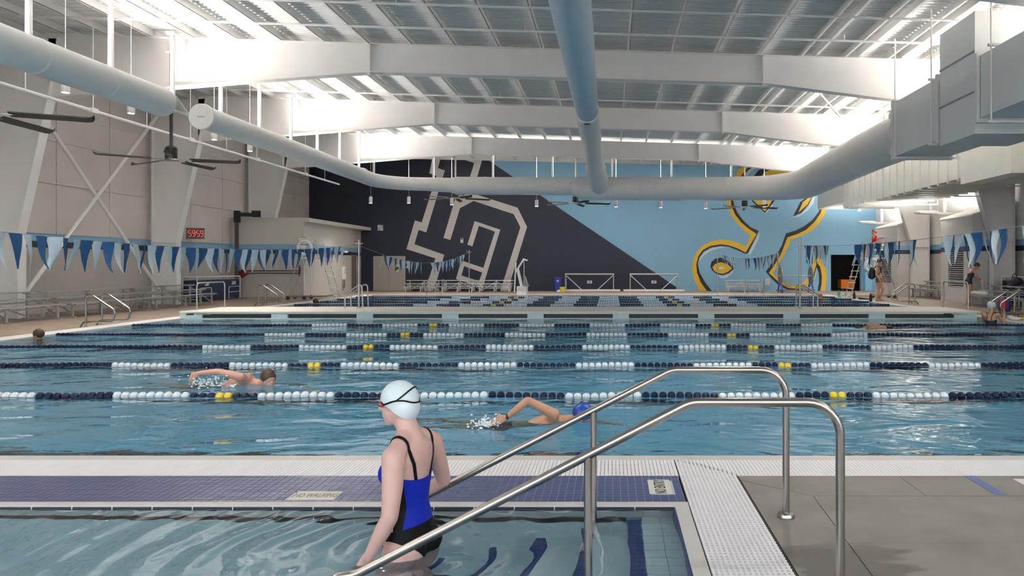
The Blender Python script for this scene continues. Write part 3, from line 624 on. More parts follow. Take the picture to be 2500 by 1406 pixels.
# fabric centre duct with its white tail dropping into the tee
t = thing('centre_duct', 'blue-grey fabric duct along the middle of the ceiling with a white metal tail', 'duct', (0, 0, 0))
CX = -.585; CZ = 5.32
MB().tube([(CX, 4.0, CZ), (CX, 12, CZ), (CX, 17.9, CZ)], [.32, .305, .275], 28).build('fabric_sleeve', DUCTB, t, smooth=True)
path = fillet([(CX, 17.6, CZ), (CX-.02, 27.5, CZ), (CX+.12, YT, 4.86)], 3.0, 10)
MB().tube(path, [.30+.11*i/(len(path)-1) for i in range(len(path))], 28).build('tail', DUCT, t, smooth=True)
mb = MB(); ring(mb, (CX, 17.75, CZ), (0, 1, 0), .305, .06); mb.build('collar', DUCT, t, smooth=True)
MB().box((CX-.07, 17.67, CZ-.33), (CX+.07, 17.69, CZ-.30)).build('maker_label', DARK, t)
# rectangular plenum duct, upper right
t = thing('plenum_duct', 'large grey-white rectangular supply duct with flanges and a tall damper box, upper right', 'duct', (0, 0, 0))
def rect(name, x0, x1, y0, y1, z0, z1, m, par): return MB().box((x0, y0, z0), (x1, y1, z1)).build(name, m, par)
rect('duct_section', 7.50, 8.95, 16.35, 18.85, 4.38, 5.80, DUCTR, t)
rect('duct_section', 7.50, 8.95, 12.0, 14.45, 4.50, 5.76, DUCTR, t)
rect('duct_section', 7.50, 8.95, 4.0, 11.9, 4.50, 5.76, DUCTR, t)
tb_ = rect('damper_box', 7.46, 9.0, 14.6, 16.15, 4.20, 6.72, DUCTR, t)
for z in (5.05, 5.88): MB().box((7.445, 14.6, z), (7.462, 16.15, z+.035)).build('seam', mat('seam_grey', (.33, .34, .34), .5), tb_)
for y, z0, z1 in ((18.85, 4.38, 5.80), (16.28, 4.38, 5.80), (14.52, 4.50, 5.76), (12.0, 4.5, 5.76)):
    MB().box((7.43, y-.05, z0-.09), (9.02, y+.05, z0)).box((7.43, y-.05, z1), (9.02, y+.05, z1+.06)).box((7.43, y-.05, z0), (7.5, y+.05, z1)).box((8.95, y-.05, z0), (9.02, y+.05, z1)).build('flange_ring', DUCTR, t)
MB().hexa([(7.5, 18.9, 4.38), (8.95, 18.9, 4.38), (8.6, 19.5, 4.55), (7.6, 19.5, 4.55), (7.5, 18.9, 5.8), (8.95, 18.9, 5.8), (8.6, 19.5, 5.6), (7.6, 19.5, 5.6)]).build('transition', DUCTR, t)
for y in (18.6, 16.5, 13.9, 12.4):
    for x in (7.42, 9.03): MB().tube([(x, y, 4.3), (x, y, roof(x)+.1)], .018, 6).build('hanger_rod', STEEL_W, t)
    MB().box((7.36, y-.03, 5.78), (9.1, y+.03, 5.83)).box((7.36, y-.03, 4.28), (9.1, y+.03, 4.33)).build('trapeze', STEEL_W, t)
# lower ribbed return duct
t = thing('ribbed_duct', 'cream rectangular return duct with standing ribs under the plenum along the right wall', 'duct', (0, 0, 0))
rect('duct_body', 11.5, 13.9, 17.6, 35.2, 4.36, 5.95, DUCTC, t)
rect('duct_body', 10.3, 12.2, 9.0, 17.6, 4.30, 5.10, DUCTC, t)
rect('drop_box', 10.9, 11.5, 19.4, 22.2, 4.02, 4.95, DUCTC, t)
rect('elbow_box', 11.5, 13.2, 35.2, 39.6, 4.62, 5.95, DUCTC, t)
y = 17.8
while y < 35.2:
    MB().box((11.45, y-.02, 4.28), (13.97, y+.02, 4.36)).box((11.45, y-.02, 4.36), (11.5, y+.02, 5.99)).build('rib', DUCTC, t); y += .72
for y in (20.2, 23.5, 27.0, 30.6):
    mb = MB(); mb.tube(fillet([(13.0, y, 4.25), (13.0, y, 4.12), (14.05, y, 4.12), (14.05, y, 5.5)], .03, 3), .022, 6); mb.build('trapeze', STEEL_W, t)
for y in (18.0, 22.0, 26.0, 30.0, 34.0):
    for x in (11.42, 13.99): MB().tube([(x, y, 5.3), (x, y, roof(x)+.05)], .014, 6).build('hanger_rod', STEEL_W, t)
# ------------------------------------------------------------------ linear uplights on their white posts
def trough(name, label, a, b, posts):
    t = thing(name, label, 'uplight', a); a, b = V(a), V(b); d = (b-a); L = d.length; d.normalize(); s = d.cross(V((0, 0, 1)))
    mb = MB(); mb.hexa([tuple(s*-.07), tuple(s*.07), tuple(s*.07+d*L), tuple(s*-.07+d*L), tuple(s*-.13+V((0,0,.05))), tuple(s*.13+V((0,0,.05))), tuple(s*.13+d*L+V((0,0,.05))), tuple(s*-.13+d*L+V((0,0,.05)))])
    mb.build('housing', LWHITE, t)
    mb = MB(); mb.hexa([tuple(s*-.10+V((0,0,.05))), tuple(s*.10+V((0,0,.05))), tuple(s*.10+d*L+V((0,0,.05))), tuple(s*-.10+d*L+V((0,0,.05))), tuple(s*-.10+V((0,0,.06))), tuple(s*.10+V((0,0,.06))), tuple(s*.10+d*L+V((0,0,.06))), tuple(s*-.10+d*L+V((0,0,.06)))])
    mb.build('lens', TROFF, t)
    for k in posts:
        p = a+d*k; h = roof(p.x)-p.z; q = d*k+s*.15
        MB().box((q.x-.045, q.y-.045, -.03), (q.x+.045, q.y+.045, h)).box((q.x-.12, q.y-.12, h-.05), (q.x+.12, q.y+.12, h)).build('post', LWHITE, t)
    return t
Y0 = 14.76
trough('linear_uplight', 'white linear uplight on square posts behind the left round duct', (UL_X, 5.0, UL_Z), (UL_X, 35.3, UL_Z), [Y0+2.42*k-5.0 for k in range(-3, 9)])
trough('linear_uplight', 'white linear uplight on square posts between the two right hand ducts', (UR_X, 5.0, UR_Z), (UR_X, 35.3, UR_Z), [Y0+2.42*k-5.0 for k in range(-3, 9)])
trough('linear_uplight', 'white linear uplight hung across the hall in front of the mural', (-12.4, UB_Y, UB_Z), (9.6, UB_Y, UB_Z), [.35+3.03*k for k in range(8)])
# conduit along the left wall
t = thing('conduit_pipe', 'thin white conduit pipe with drop rods running along the left wall', 'pipe', (-13.8, 0, 5.62))
MB().tube([(0, 5, 0), (0, 36.2, 0)], .045, 8).build('pipe', STEEL_W, t, smooth=True)
for k in range(13):
    y = 8+2.2*k; MB().tube([(0, y, 0), (0, y, roof(-13.8)-5.62)], .014, 6).build('drop_rod', STEEL_W, t)
    if k % 2: MB().box((-.07, y-.12, -.06), (.07, y+.12, .07)).build('junction_box', STEEL_W, t)
# ------------------------------------------------------------------ fans
def make_fan(label, loc, rz, n=5):
    x, y, z = loc; t = thing('ceiling_fan', label, 'fan', loc, rz, 'large ceiling fans'); H = roof(x)-z-.4
    MB().tube([(0, 0, .2), (0, 0, H)], .045, 10).build('downrod', DARK, t, smooth=True)
    MB().box((-.12, -.12, H-.03), (.12, .12, H)).build('mount_plate', LWHITE, t)
    MB().lathe([(.12, .04), (.155, .06), (.155, .33), (.12, .37), (.05, .40)], (0, 0, 0), 20).build('motor', BLACK, t, smooth=True)
    MB().lathe([(.14, -.03), (.18, 0), (.14, .04)], (0, 0, 0), 20).build('hub', SSD, t, smooth=True)
    for k in range(n):
        a = 2*PI*k/n; d = V((math.cos(a), math.sin(a), 0)); s = V((-math.sin(a), math.cos(a), 0)); u = V((0, 0, 1))
        MB().bar(d*.12, d*.55-u*.01, .05, .012).build('blade_arm', SSD, t)
        mb = MB(); pts = []
        for q, wv, dz in ((.5, .085, 0), (.9, .085, -.01), (1.4, .08, -.02), (1.68, .075, -.03), (1.78, .05, -.02), (1.82, .02, .03)):
            c = d*q+u*dz
            pts += [c-s*wv+u*(.028-.010), c+s*wv-u*.028-u*.010, c+s*wv-u*.028+u*.010, c-s*wv+u*(.028+.010)]
        f = []
        for i in range(5):
            for e in range(4): f.append((4*i+e, 4*i+(e+1)%4, 4*i+4+(e+1)%4, 4*i+4+e))
        mb._add(pts, f+[(3, 2, 1, 0), (20, 21, 22, 23)]); mb.build('blade', DARK, t, smooth=True)
    return t
for lb, p, rz in (('dark ceiling fan on a long rod in the gap of the left duct', at(418, 390, 20.1), .18),
                  ('dark ceiling fan cut by the left edge of the frame', at(-60, 274, 12.8), .32),
                  ('dark ceiling fan in front of the white outlined letter', at(1112, 484, 36.9), .35),
                  ('dark ceiling fan under the tee of the cross duct', at(1405, 496, 36.9), .10),
                  ('dark ceiling fan in front of the yellow and black emblem', at(1818, 506, 36.9), .15)): make_fan(lb, p, rz)
# ------------------------------------------------------------------ pendant downlights
def make_pendant(label, loc, r, h, grp):
    t = thing('pendant_light', label, 'light', loc, 0, grp); H = roof(loc[0])+.23-loc[2]
    MB().lathe([(r*.92, 0), (r, .02), (r, h-.03), (r*.8, h)], (0, 0, 0), 20).build('shade', LWHITE, t, smooth=True)
    MB().lathe([(r*.8, -.004), (r*.8, .004)], (0, 0, 0), 20).build('lens', LAMP, t)
    MB().tube([(0, 0, h), (0, 0, H)], .007, 5).build('cable', STEEL_W, t)
    d = bpy.data.lights.new('pendant_lamp', 'SPOT'); d.energy = 230; d.spot_size = 1.9; d.spot_blend = .6; d.shadow_soft_size = r*.8; d.color = (1, .93, .84)
    o = bpy.data.objects.new('pendant_lamp', d); C.objects.link(o); o.parent = t; o.location = (0, 0, -.02)
for (px, py), Y in zip(((160, 226), (320, 277), (523, 341), (610, 369)), (15.3, 17.4, 21.0, 23.1)):
    make_pendant('white cylinder pendant below the left duct, %s' % {160: 'nearest and largest of that row', 320: 'second of that row', 523: 'just past the duct end cap', 610: 'farthest of that row'}[px], at(px, py, Y), .085, .24, 'pendants along the left')
for px, py in ((905, 496), (998, 496), (1103, 500), (1310, 504), (1504, 505), (1613, 507), (1723, 509), (1866, 505), (2098, 515)):
    nm = {905: 'left of all on the navy wall', 998: 'second from the left on the navy wall', 1103: 'over the white letter bowl', 1310: 'by the navy and blue diagonal', 1504: 'first on the blue wall past the centre duct', 1613: 'middle of the blue wall', 1723: 'left of the emblem', 1866: 'inside the emblem curve', 2098: 'rightmost, under the ribbed duct'}[px]
    make_pendant('small white pendant before the mural, '+nm, at(px, py, 36.6 if px < 2000 else 38.9), .09, .34, 'pendants before the mural')
for x, y in ((-6.3, 8.0), (-3.2, 9.2), (2.0, 8.5), (4.2, 8.5)):
    make_pendant('white cylinder pendant above the near pool', (x, y, 6.2), .09, .3, 'pendants above the near pool')
# ------------------------------------------------------------------ stainless stair rails in the foreground
def stair_rail(Y, label):
    t = thing('stair_rail', label, 'handrail', (1.045, Y, 0)); r = .0212; z = .877; X = 1.045
    slope = .515; xe = -1.16; xk = .364
    p = fillet([(0, 0, 0), (0, 0, z), (xk-X, 0, z), (xe-X, 0, z-slope*(xk-xe)), (xe-.14-X, 0, z-slope*(xk-xe)-.02), (xe-.14-X, 0, -.92)], .155, 8)
    MB().tube(p, r, 16).build('rail', SS, t, smooth=True)
    zp = z-slope*(xk+.10); MB().tube([(-.103-X, 0, zp), (-.103-X, 0, -.32)], r*.93, 14).build('support_post', SS, t, smooth=True)
    MB().lathe([(.052, 0), (.052, .012), (.046, .024), (.024, .03)], (0, 0, 0), 28).build('floor_flange', SS, t, smooth=True)
stair_rail(4.25, 'far stainless stair handrail that the swimmer in the foreground holds')
stair_rail(3.246, 'near stainless stair handrail crossing in front of the swimmer')
# ------------------------------------------------------------------ lane ropes
def bead_mesh(m):
    mb = MB().lathe([(.012, -.045), (.030, -.040), (.047, -.018), (.047, .016), (.030, .038), (.012, .043)], (0, 0, 0), 8, 'X'); me = mb.mesh('float'); me.materials.append(m); smooth_by_angle(me, .5); return me
BM_ = {'n': bead_mesh(BEADN), 'w': bead_mesh(BEADW), 'y': bead_mesh(BEADY)}
def colour(x):
    if -4.60 < x < -4.38 or 2.56 < x < 2.78: return 'y'
    if x < -7.65 or x > 5.66: return 'n'
    return 'w' if ((x+4.04) % 1.76) < .88 else 'n'
def lane_rope(Y, label, fine):
    t = thing('lane_rope', label, 'lane rope', (PX0+.05, Y, WZ), 0, 'lane ropes'); L = PX1-PX0-.1; n = int(L/.0988)
    MB().tube([(0, 0, .006), (L, 0, .006)], .006, 5).build('cable', ROPE, t)
    run = []; last = None
    for k in range(n+1):
        x = .06+k*.0988; c = colour(PX0+.05+x) if k < n else None; zz = .006+.006*math.sin(k*.31+Y*3)+.003*math.sin(k*.83)
        if fine:
            if c:
                o = put('float', BM_[c], t, (x, .006*math.sin(k*.5+Y), zz)); o.rotation_euler = (k*2.399, random.uniform(-.05, .05), random.uniform(-.06, .06))
        else:
            if c != last and run:
                mb = MB()
                for xx, z2 in run: mb.lathe([(.012, -.044), (.034, -.036), (.047, 0), (.034, .036), (.012, .042)], (xx, 0, z2), 8, 'X')
                mb.build('float_run', {'n': BEADN, 'w': BEADW, 'y': BEADY}[last], t, smooth=True); run = []
            run.append((x, zz)); last = c
for k, nm in enumerate(('nearest lane rope, in front of the arm-lifting swimmers', 'second lane rope from the near pool edge', 'third lane rope from the near pool edge', 'fourth lane rope from the near pool edge', 'fifth lane rope, the last before the bulkhead')):
    lane_rope((8.26, 10.78, 13.18, 15.54, 18.0)[k], 'navy and white float '+nm, k < 3)
for Y, nm in ((27.2, 'first beyond the bulkhead'), (29.35, 'second beyond the bulkhead'), (31.5, 'third beyond the bulkhead'), (33.8, 'farthest, by the far pool edge')):
    lane_rope(Y, 'navy and white float lane rope, '+nm, False)
# ------------------------------------------------------------------ bulkhead
B0, B1, BT = 20.3, 22.55, .19
t = thing('bulkhead', 'white movable bulkhead bridge spanning the pool with long dark slots', 'bulkhead', (PX0-.12, B0, 0))
W = PX1-PX0-.15
MB().box((0, -.03, BT-.035), (W+.1, B1-B0+.03, BT)).build('deck_top', BULKT, t)
s0 = -11.64-(PX0-.12); mb = MB(); z0, z1 = .0, .115
mb.box((0, 0, z1), (W, .06, BT-.035)).box((0, 0, -.6), (W, .06, z0)); x = 0
for k in range(10):
    xs = s0+2.432*k if k < 9 else W
    mb.box((x, 0, z0), (xs, .06, z1)); x = min(xs+1.97, W)
mb.box((0, .06, -.6), (.06, B1-B0, BT-.035)).box((W-.06, .06, -.6), (W, B1-B0, BT-.035)).box((.06, B1-B0-.06, -.6), (W-.06, B1-B0, BT-.035))
mb.build('front_panel', BULKF, t)
for k in range(9): MB().box((s0+2.432*k, .10, z0-.02), (s0+2.432*k+1.97, .12, z1+.02)).build('slot', SLOT, t)
for xx in (.16, W-.98):
    lg_ = MB().prism([(xx, .085), (xx+.22, .085), (xx+.26, .135), (xx+.04, .135)], -.004, 0, 'Y').build('logo', PRINTK, t)
    MB().box((xx+.3, -.004, .095), (xx+.72, 0, .11)).box((xx+.3, -.004, .118), (xx+.62, 0, .13)).build('logo_lines', mat('print_grey', (.3, .3, .3), .5), lg_)
def hoop(x, y, L, h, label, along='x', z=BT, r=.022):
    t = thing('guard_hoop', label, 'handrail', (x, y, z))
    e = V((L, 0, 0)) if along == 'x' else V((0, L, 0))
    MB().tube(fillet([V((0, 0, 0)), V((0, 0, h)), e+V((0, 0, h)), e], .12, 6), r, 10).build('rail', SSD, t, smooth=True)
hoop(-12.05, 20.75, 1.5, .80, 'stainless guard hoop on the left end of the bulkhead', 'y')
hoop(10.38, 20.7, 1.55, .82, 'stainless guard hoop on the right end of the bulkhead', 'y')
def bulk_rail(x, sgn, label):
    t = thing('ladder_rail', label, 'handrail', (x, 21.85, BT)); mb = MB()
    for dy in (0, .5):
        mb2 = MB().tube(fillet([(0, dy, 0), (0, dy, .42), (sgn*.52, dy, .78), (sgn*.55, dy, .0)], .08, 5), .022, 8); mb2.build('rail', SSD, t, smooth=True)
bulk_rail(-8.15, 1, 'pair of bent stainless grab rails beside the left flag pole'); bulk_rail(6.35, -1, 'pair of bent stainless grab rails beside the right flag pole')
# ------------------------------------------------------------------ flag poles and flag lines
def pole(x, y, z, h, label, r=.03):
    t = thing('flag_pole', label, 'pole', (x, y, z))
    MB().tube([(0, 0, 0), (0, 0, h)], r, 10).build('post', SSD, t, smooth=True)
    MB().lathe([(r*2.4, 0), (r*2.4, .02), (r*1.2, .04)], (0, 0, 0), 14).build('base', SSD, t)
    MB().tube([(-.12, 0, h-.12), (.12, 0, h-.12)], .012, 6).tube([(-.12, 0, h-.12), (-.12, 0, h-.02)], .014, 6).build('cleat', SSD, t)
FLX, FRX, FPY = -7.72, 5.80, 21.85
pole(FLX, FPY, BT, 2.1, 'tall stainless flag pole on the bulkhead, left'); pole(FRX, FPY, BT, 2.15, 'tall stainless flag pole on the bulkhead, right')
pole(-7.24, 36.45, 0, 2.3, 'thin dark flag pole on the far deck, left', .022); pole(5.46, 36.45, 0, 2.25, 'thin dark flag pole on the far deck, right', .022)
def flag_mesh(L, wd, m, k):
    rnd = random.Random(k); b = rnd.uniform(-.06, .06); tw = rnd.uniform(-.5, .5); cr = rnd.uniform(.3, 1.0); vs = []; fs = []; n = 7
    for i in range(n):
        f = i/(n-1); w2 = wd/2*(1-f)+.006
        cx = b*f*f*1.6; cy = .05*math.sin(f*4+k)*f
        a = tw*f
        for q in (-1, 0, 1):
            vs.append((cx+.02*math.sin(f*5+k*1.3)*abs(q)*cr+.3*w2*q*math.sin(a), cy+w2*q*math.cos(a)*(.65+.35*cr)+.0, -L*f))
            if q == 0: vs[-1] = (vs[-1][0]+.035*cr*(1-f), vs[-1][1], vs[-1][2])
    for i in range(n-1):
        for q in range(2): fs.append((3*i+q, 3*i+q+1, 3*i+4+q, 3*i+3+q))
    me = bpy.data.meshes.new('flag'); me.from_pydata(vs, [], fs); me.update(); me.materials.append(m)
    for p in me.polygons: p.use_smooth = True
    return me
FM = {c: [flag_mesh(.47, .27, m, k) for k in range(9)] for c, m in (('b', FLAGB), ('w', FLAGW))}
def flag_line(a, b, sag, skip, label, pitch=.235, scale=1.0, bunch=None):
    a, b = V(a), V(b); L = (b-a).length; t = thing('flag_line', label, 'pennants', a)
    def P(s): return (b-a)*s+V((0, 0, -4*sag*s*(1-s)))
    MB().tube([P(i/40) for i in range(41)], .005, 5).build('line', ROPE, t)
    n = int(L/pitch)
    for k in range(n):
        s = (k+.5)/n
        if bunch: s = bunch(s)
        if skip(s): continue
        o = put('flag', random.choice(FM['bw'[k % 2]]), t, P(s)); o.rotation_euler = (random.uniform(-.08, .08), random.uniform(-.1, .1), random.uniform(-.55, .55))
        o.scale = (scale, scale*random.uniform(.8, 1.1), scale*random.uniform(.95, 1.05))
flag_line((FLX, 3.2, 2.35), (FLX, FPY, 2.15), .42, lambda s: s > .93 or s < .2, 'blue and white pennant line over the near left lanes', .21)
flag_line((FRX, 3.2, 2.4), (FRX, FPY, 2.12), .26, lambda s: s < .2 or .372 < s < .39 or .49 < s < .555 or .575 < s < .59 or .735 < s < .85 or s > .97, 'blue and white pennant line over the near right lanes', .19, 1.12)
flag_line((FLX, FPY, 2.12), (-7.24, 36.45, 2.2), .55, lambda s: s < .13 or .44 < s < .54 or s > .93, 'blue and white pennant line past the bulkhead, before the navy wall', .27)
flag_line((FRX, FPY, 2.12), (5.46, 36.45, 2.15), .35, lambda s: s < .16 or .55 < s < .68 or s > .9 or (.42 < s < .46), 'blue and white pennant line past the bulkhead, before the blue wall', .27)
# ------------------------------------------------------------------ pool exit rails
def exit_rails(x, y, sg, label):
    t = thing('exit_rail', label, 'handrail', (x, y, 0))
    for dy in (0, .55):
        p = fillet([(0, dy, 0), (0, dy, .78), (sg*.16, dy, .78), (sg*.72, dy, .40), (sg*.66, dy, .13), (-sg*.05, dy, .13), (-sg*.14, dy, 0)], .11, 6)
        MB().tube(p, .022, 10).build('rail', SS, t, smooth=True)
    for dy in (0, .55): MB().lathe([(.05, 0), (.05, .015), (.03, .02)], (0, dy, 0), 12).build('escutcheon', SSD, t)
exit_rails(-12.74, 17.3, 1, 'pair of looped stainless pool rails at the near left edge')
exit_rails(-13.0, 26.3, 1, 'pair of looped stainless pool rails behind the bulkhead on the left')
exit_rails(11.65, 27.3, -1, 'pair of looped stainless pool rails behind the bulkhead on the right')
exit_rails(11.75, 20.2, -1, 'pair of looped stainless pool rails cut by the right edge of frame')
for x, nm in ((-9.0, 'navy'), (7.4, 'blue')):
    t = thing('pool_ladder', 'curved stainless ladder rails at the far pool edge before the %s wall' % nm, 'ladder', (x, 36.5, 0))
    for dx in (-.38, .38):
        MB().tube(fillet([(dx, .55, 0), (dx, .5, .5), (dx, .3, .8), (dx, 0, .75), (dx, -.2, .1), (dx, -.22, -.3)], .15, 5), .021, 8).build('rail', SSD, t, smooth=True)
# ------------------------------------------------------------------ bleachers
def make_bleacher(L, label, grp, loc, rz, hs=(.43, .60, .77), dp=.42, frames=3):
    t = thing('bleacher', label, 'bleacher', loc, rz, grp)
    for k, z in enumerate(hs):
        MB().box((0, k*dp, z-.04), (L, k*dp+.24, z)).build('seat_plank', ALU, t)
        if k: MB().box((.05, k*dp-.2, z-.30), (L-.05, k*dp-.02, z-.27)).build('foot_plank', ALU, t)
    D = dp*2+.24
    for i in range(frames):
        x = .18+(L-.36)*i/(frames-1)
        fr = MB().box((x-.025, .02, 0), (x+.025, D, .04)).build('base_rail', ALU, t)
        for k, z in enumerate(hs):
            MB().box((x-.025, k*dp+.09, .04), (x+.025, k*dp+.14, z-.04)).build('leg', ALU, t)
            MB().box((x-.02, k*dp, z-.07), (x+.02, k*dp+.24, z-.04)).build('seat_bracket', ALU, t)
        MB().bar((x, .12, .1), (x, D-.12, hs[2]-.1), .035).build('frame_brace', ALU, t)
    MB().bar((.2, D-.12, .08), (L/2-.03, D-.12, hs[2]-.1), .03).bar((L-.2, D-.12, .08), (L/2+.03, D-.12, hs[2]-.1), .03).build('cross_brace', ALU, t)
    return t
for y0, nm in ((12.5, 'cut by the left edge of frame'), (16.35, 'first whole one from the left'), (20.3, 'behind the near looped rails'), (24.05, 'next to the navy cart')):
    make_bleacher(3.75, 'low three-row aluminium bleacher along the left wall, '+nm, 'left wall bleachers', (-15.35, y0, 0), PI/2)
for k, nm in enumerate(('leftmost, beside the grey doors', 'middle of three', 'rightmost, beside the pool lift')):
    make_bleacher(2.0, 'small aluminium bleacher before the navy wall, '+nm, 'far bleachers', (-11.7+2.07*k, 40.0, 0), 0, (.32, .49, .66), .4)
make_bleacher(2.1, 'small aluminium bleacher before the blue wall beside the emblem eye', 'far bleachers', (6.5, 40.2, 0), 0, (.32, .49, .66), .4)
make_bleacher(3.0, 'grey bleacher on the right wall between the two louvred boxes', 'right bleachers', (14.3, 34.2, 0), -PI/2, (.43, .60, .77), .36)
make_bleacher(3.6, 'aluminium bleacher with bags at the right edge of frame', 'right bleachers', (13.35, 26.7, 0), -PI/2, (.43, .60, .77), .40)
# ------------------------------------------------------------------ lifeguard chairs
def make_chair(label, loc, rz):
    t = thing('lifeguard_chair', label, 'lifeguard chair', loc, rz); r = .024
    for y in (-.36, .36):
        MB().tube([(1.02, y, .04), (.52, y, 1.82), (.22, y, 2.62)], r, 8).build('ladder_rail', SSD, t, smooth=True)
        MB().tube(fillet([(-.5, y, 2.75), (-.5, y, 1.8), (-1.0, y, .5), (-1.0, y, .12)], .1, 4), r, 8).build('rear_leg', SSD, t, smooth=True)
        MB().tube([(-.28, y, .1), (-.28, y, 1.8)], r, 8).build('mid_leg', SSD, t, smooth=True)
        MB().tube(fillet([(-1.0, y, .13), (.7, y, .13), (1.02, y, .22), (1.25, y, .03)], .08, 4), r, 8).build('base_rail', SSD, t, smooth=True)
        MB().tube([(-.5, y, 2.42), (.1, y, 2.42)], r*.9, 8).build('armrest', SSD, t, smooth=True)
        for x in (-1.0, -.28): MB().lathe([(.04, -.025), (.085, -.02), (.085, .02), (.04, .025)], (x, y, .085), 14, 'Y').build('wheel', DARK, t)
    for k in range(7):
        s = (k+.5)/6.6; p = V((1.02, 0, .04)).lerp(V((.52, 0, 1.82)), s)
        MB().box((p.x-.07, -.36, p.z-.018), (p.x+.07, .36, p.z+.018)).build('step', LWHITE, t)
    MB().box((-.52, -.42, 1.80), (.55, .42, 1.85)).build('platform', LWHITE, t)
    MB().box((-.48, -.3, 2.20), (-.02, .3, 2.25)).build('seat', LWHITE, t)
    MB().box((-.52, -.3, 2.28), (-.48, .3, 2.72)).build('backrest', LWHITE, t)
    MB().tube([(-1.0, -.36, .13), (-1.0, .36, .13)], r, 8).tube([(-.5, -.36, 2.75), (-.5, .36, 2.75)], r, 8).build('cross_tube', SSD, t)
    return t
make_chair('empty tall stainless lifeguard chair on the left deck', (-13.15, 31.6, 0), 0)
make_chair('tall stainless lifeguard chair with a seated guard on the right deck', (11.85, 32.6, 0), PI)
def torus(mb, c, R, r, ax, n=28, m=8):
    pts = []; vs = []; fs = []; c = V(c)
    for i in range(n):
        a = 2*PI*i/n
        for k in range(m):
            b = 2*PI*k/m; q = R+r*math.cos(b); u = q*math.cos(a); v = q*math.sin(a); ww = r*math.sin(b)
            vs.append(c+(V((u, ww, v)) if ax == 'Y' else V((ww, u, v)) if ax == 'X' else V((u, v, ww))))
    for i in range(n):
        for k in range(m): fs.append((i*m+k, i*m+(k+1) % m, ((i+1) % n)*m+(k+1) % m, ((i+1) % n)*m+k))
    return mb._add(vs, fs)
def buoy(label, loc):
    t = thing('ring_buoy', label, 'ring buoy', loc); b = MB(); torus(b, (0, 0, 0), .29, .07, 'Y'); b.build('ring', LWHITE, t, smooth=True)
    b = MB(); torus(b, (0, 0, 0), .365, .012, 'Y', 24, 5); b.build('grab_line', ROPE, t)
buoy('white ring buoy hung below the right guard chair platform', (11.75, 32.1, 1.50))
buoy('white ring buoy on the seat side of the empty left guard chair', (-13.35, 31.1, 2.28))
# ------------------------------------------------------------------ wall clock on the left wall
t = thing('pace_clock', 'digital pace clock reading 59:59 in red on the left wall', 'clock', (-17.25, 29.6, 2.60), .62)
MB().box((-.33, 0, 0), (.33, .10, .46)).build('case', mat('clock_case', (.12, .11, .10), .4), t)
fc = MB().box((-.28, -.012, .05), (.30, 0, .41)).build('face', CLK, t)
def seg(dg):
    return {'5': 'afgcd', '9': 'abcdfg'}[dg]
def digit(mb, x, dg, w_=.095, h=.25, z0=.105, th=.02):
    S = {'a': (0, h, w_, h), 'g': (0, h/2, w_, h/2), 'd': (0, 0, w_, 0), 'f': (0, h/2, 0, h), 'b': (w_, h/2, w_, h), 'e': (0, 0, 0, h/2), 'c': (w_, 0, w_, h/2)}
    for s in seg(dg):
        x0, y0, x1, y1 = S[s]
        if y0 == y1: mb.box((x+x0+th*.6, -.016, z0+y0-th/2), (x+x1-th*.6, -.012, z0+y0+th/2))
        else: mb.box((x+x0-th/2, -.016, z0+y0+th*.6), (x+x0+th/2, -.012, z0+y1-th*.6))
mb = MB(); [digit(mb, x, d) for x, d in ((-.25, '5'), (-.115, '9'), (.045, '5'), (.18, '9'))]
for z in (.18, .28): mb.box((-.002, -.016, z-.012), (.02, -.012, z+.012))
mb.build('digits', LED, fc)
MB().box((-.2, .10, .1), (.2, .35, .16)).build('bracket', STEEL_W, t)
# ------------------------------------------------------------------ carts with navy covers
def cart(label, x0, x1, y0, y1, h, face):
    t = thing('storage_cart', label, 'cart', (x0, y0, 0)); W_, D_ = x1-x0, y1-y0
    MB().box((.03, .03, .08), (W_-.03, D_-.03, h-.14)).build('cover', NVB, t)
    for x in (0, W_):
        MB().tube(fillet([(x, 0, 0), (x, 0, h), (x, D_, h), (x, D_, 0)], .08, 4), .02, 8).build('end_frame', LWHITE, t, smooth=True)
    for y in (0, D_): MB().tube([(0, y, h), (W_, y, h)], .018, 6).tube([(0, y, .1), (W_, y, .1)], .018, 6).build('cross_rail', LWHITE, t)
    fx = W_ if face > 0 else 0
    for a_, b_ in ((.04, .30), (.70, .98)):
        s = fx+face*.03
        MB().tube(fillet([(s, D_*a_, .02), (s, D_*a_, h*.55), (s, D_*b_, h*.55), (s, D_*b_, .02)], .07, 4), .016, 6).tube([(s, D_*a_, h*.32), (s, D_*b_, h*.32)], .014, 6).build('side_loop', LWHITE, t)
    mb = MB()
    for k in range(22): y = D_*(k+.5)/22; mb.bar((fx, y, h), (fx-face*.02, y+.03, h-.14), .012)
    mb.build('hooks', LWHITE, t, kind='stuff')
    for yc, n in ((D_*.22, 4), (D_*.85, 4)):
        mb = MB()
        for k in range(n):
            yy = yc-.16+.085*k; hh = .05+.035*k if yc < D_/2 else .16
            z0 = h*.63; mb.hexa([(fx-face*.03, yy, z0), (fx-face*.022, yy, z0), (fx-face*.022, yy+.06, z0), (fx-face*.03, yy+.06, z0), (fx-face*.03, yy+.03, z0+hh), (fx-face*.022, yy+.03, z0+hh), (fx-face*.022, yy+.09, z0+hh), (fx-face*.03, yy+.09, z0+hh)])
        mb.build('logo', SIGNW, t)
cart('white tube cart with a navy cover and white logos by the left wall', -17.55, -16.95, 29.2, 32.6, 1.02, 1)
cart('white tube cart with a navy cover at the right edge of frame', 14.8, 15.45, 23.6, 27.0, 1.08, -1)
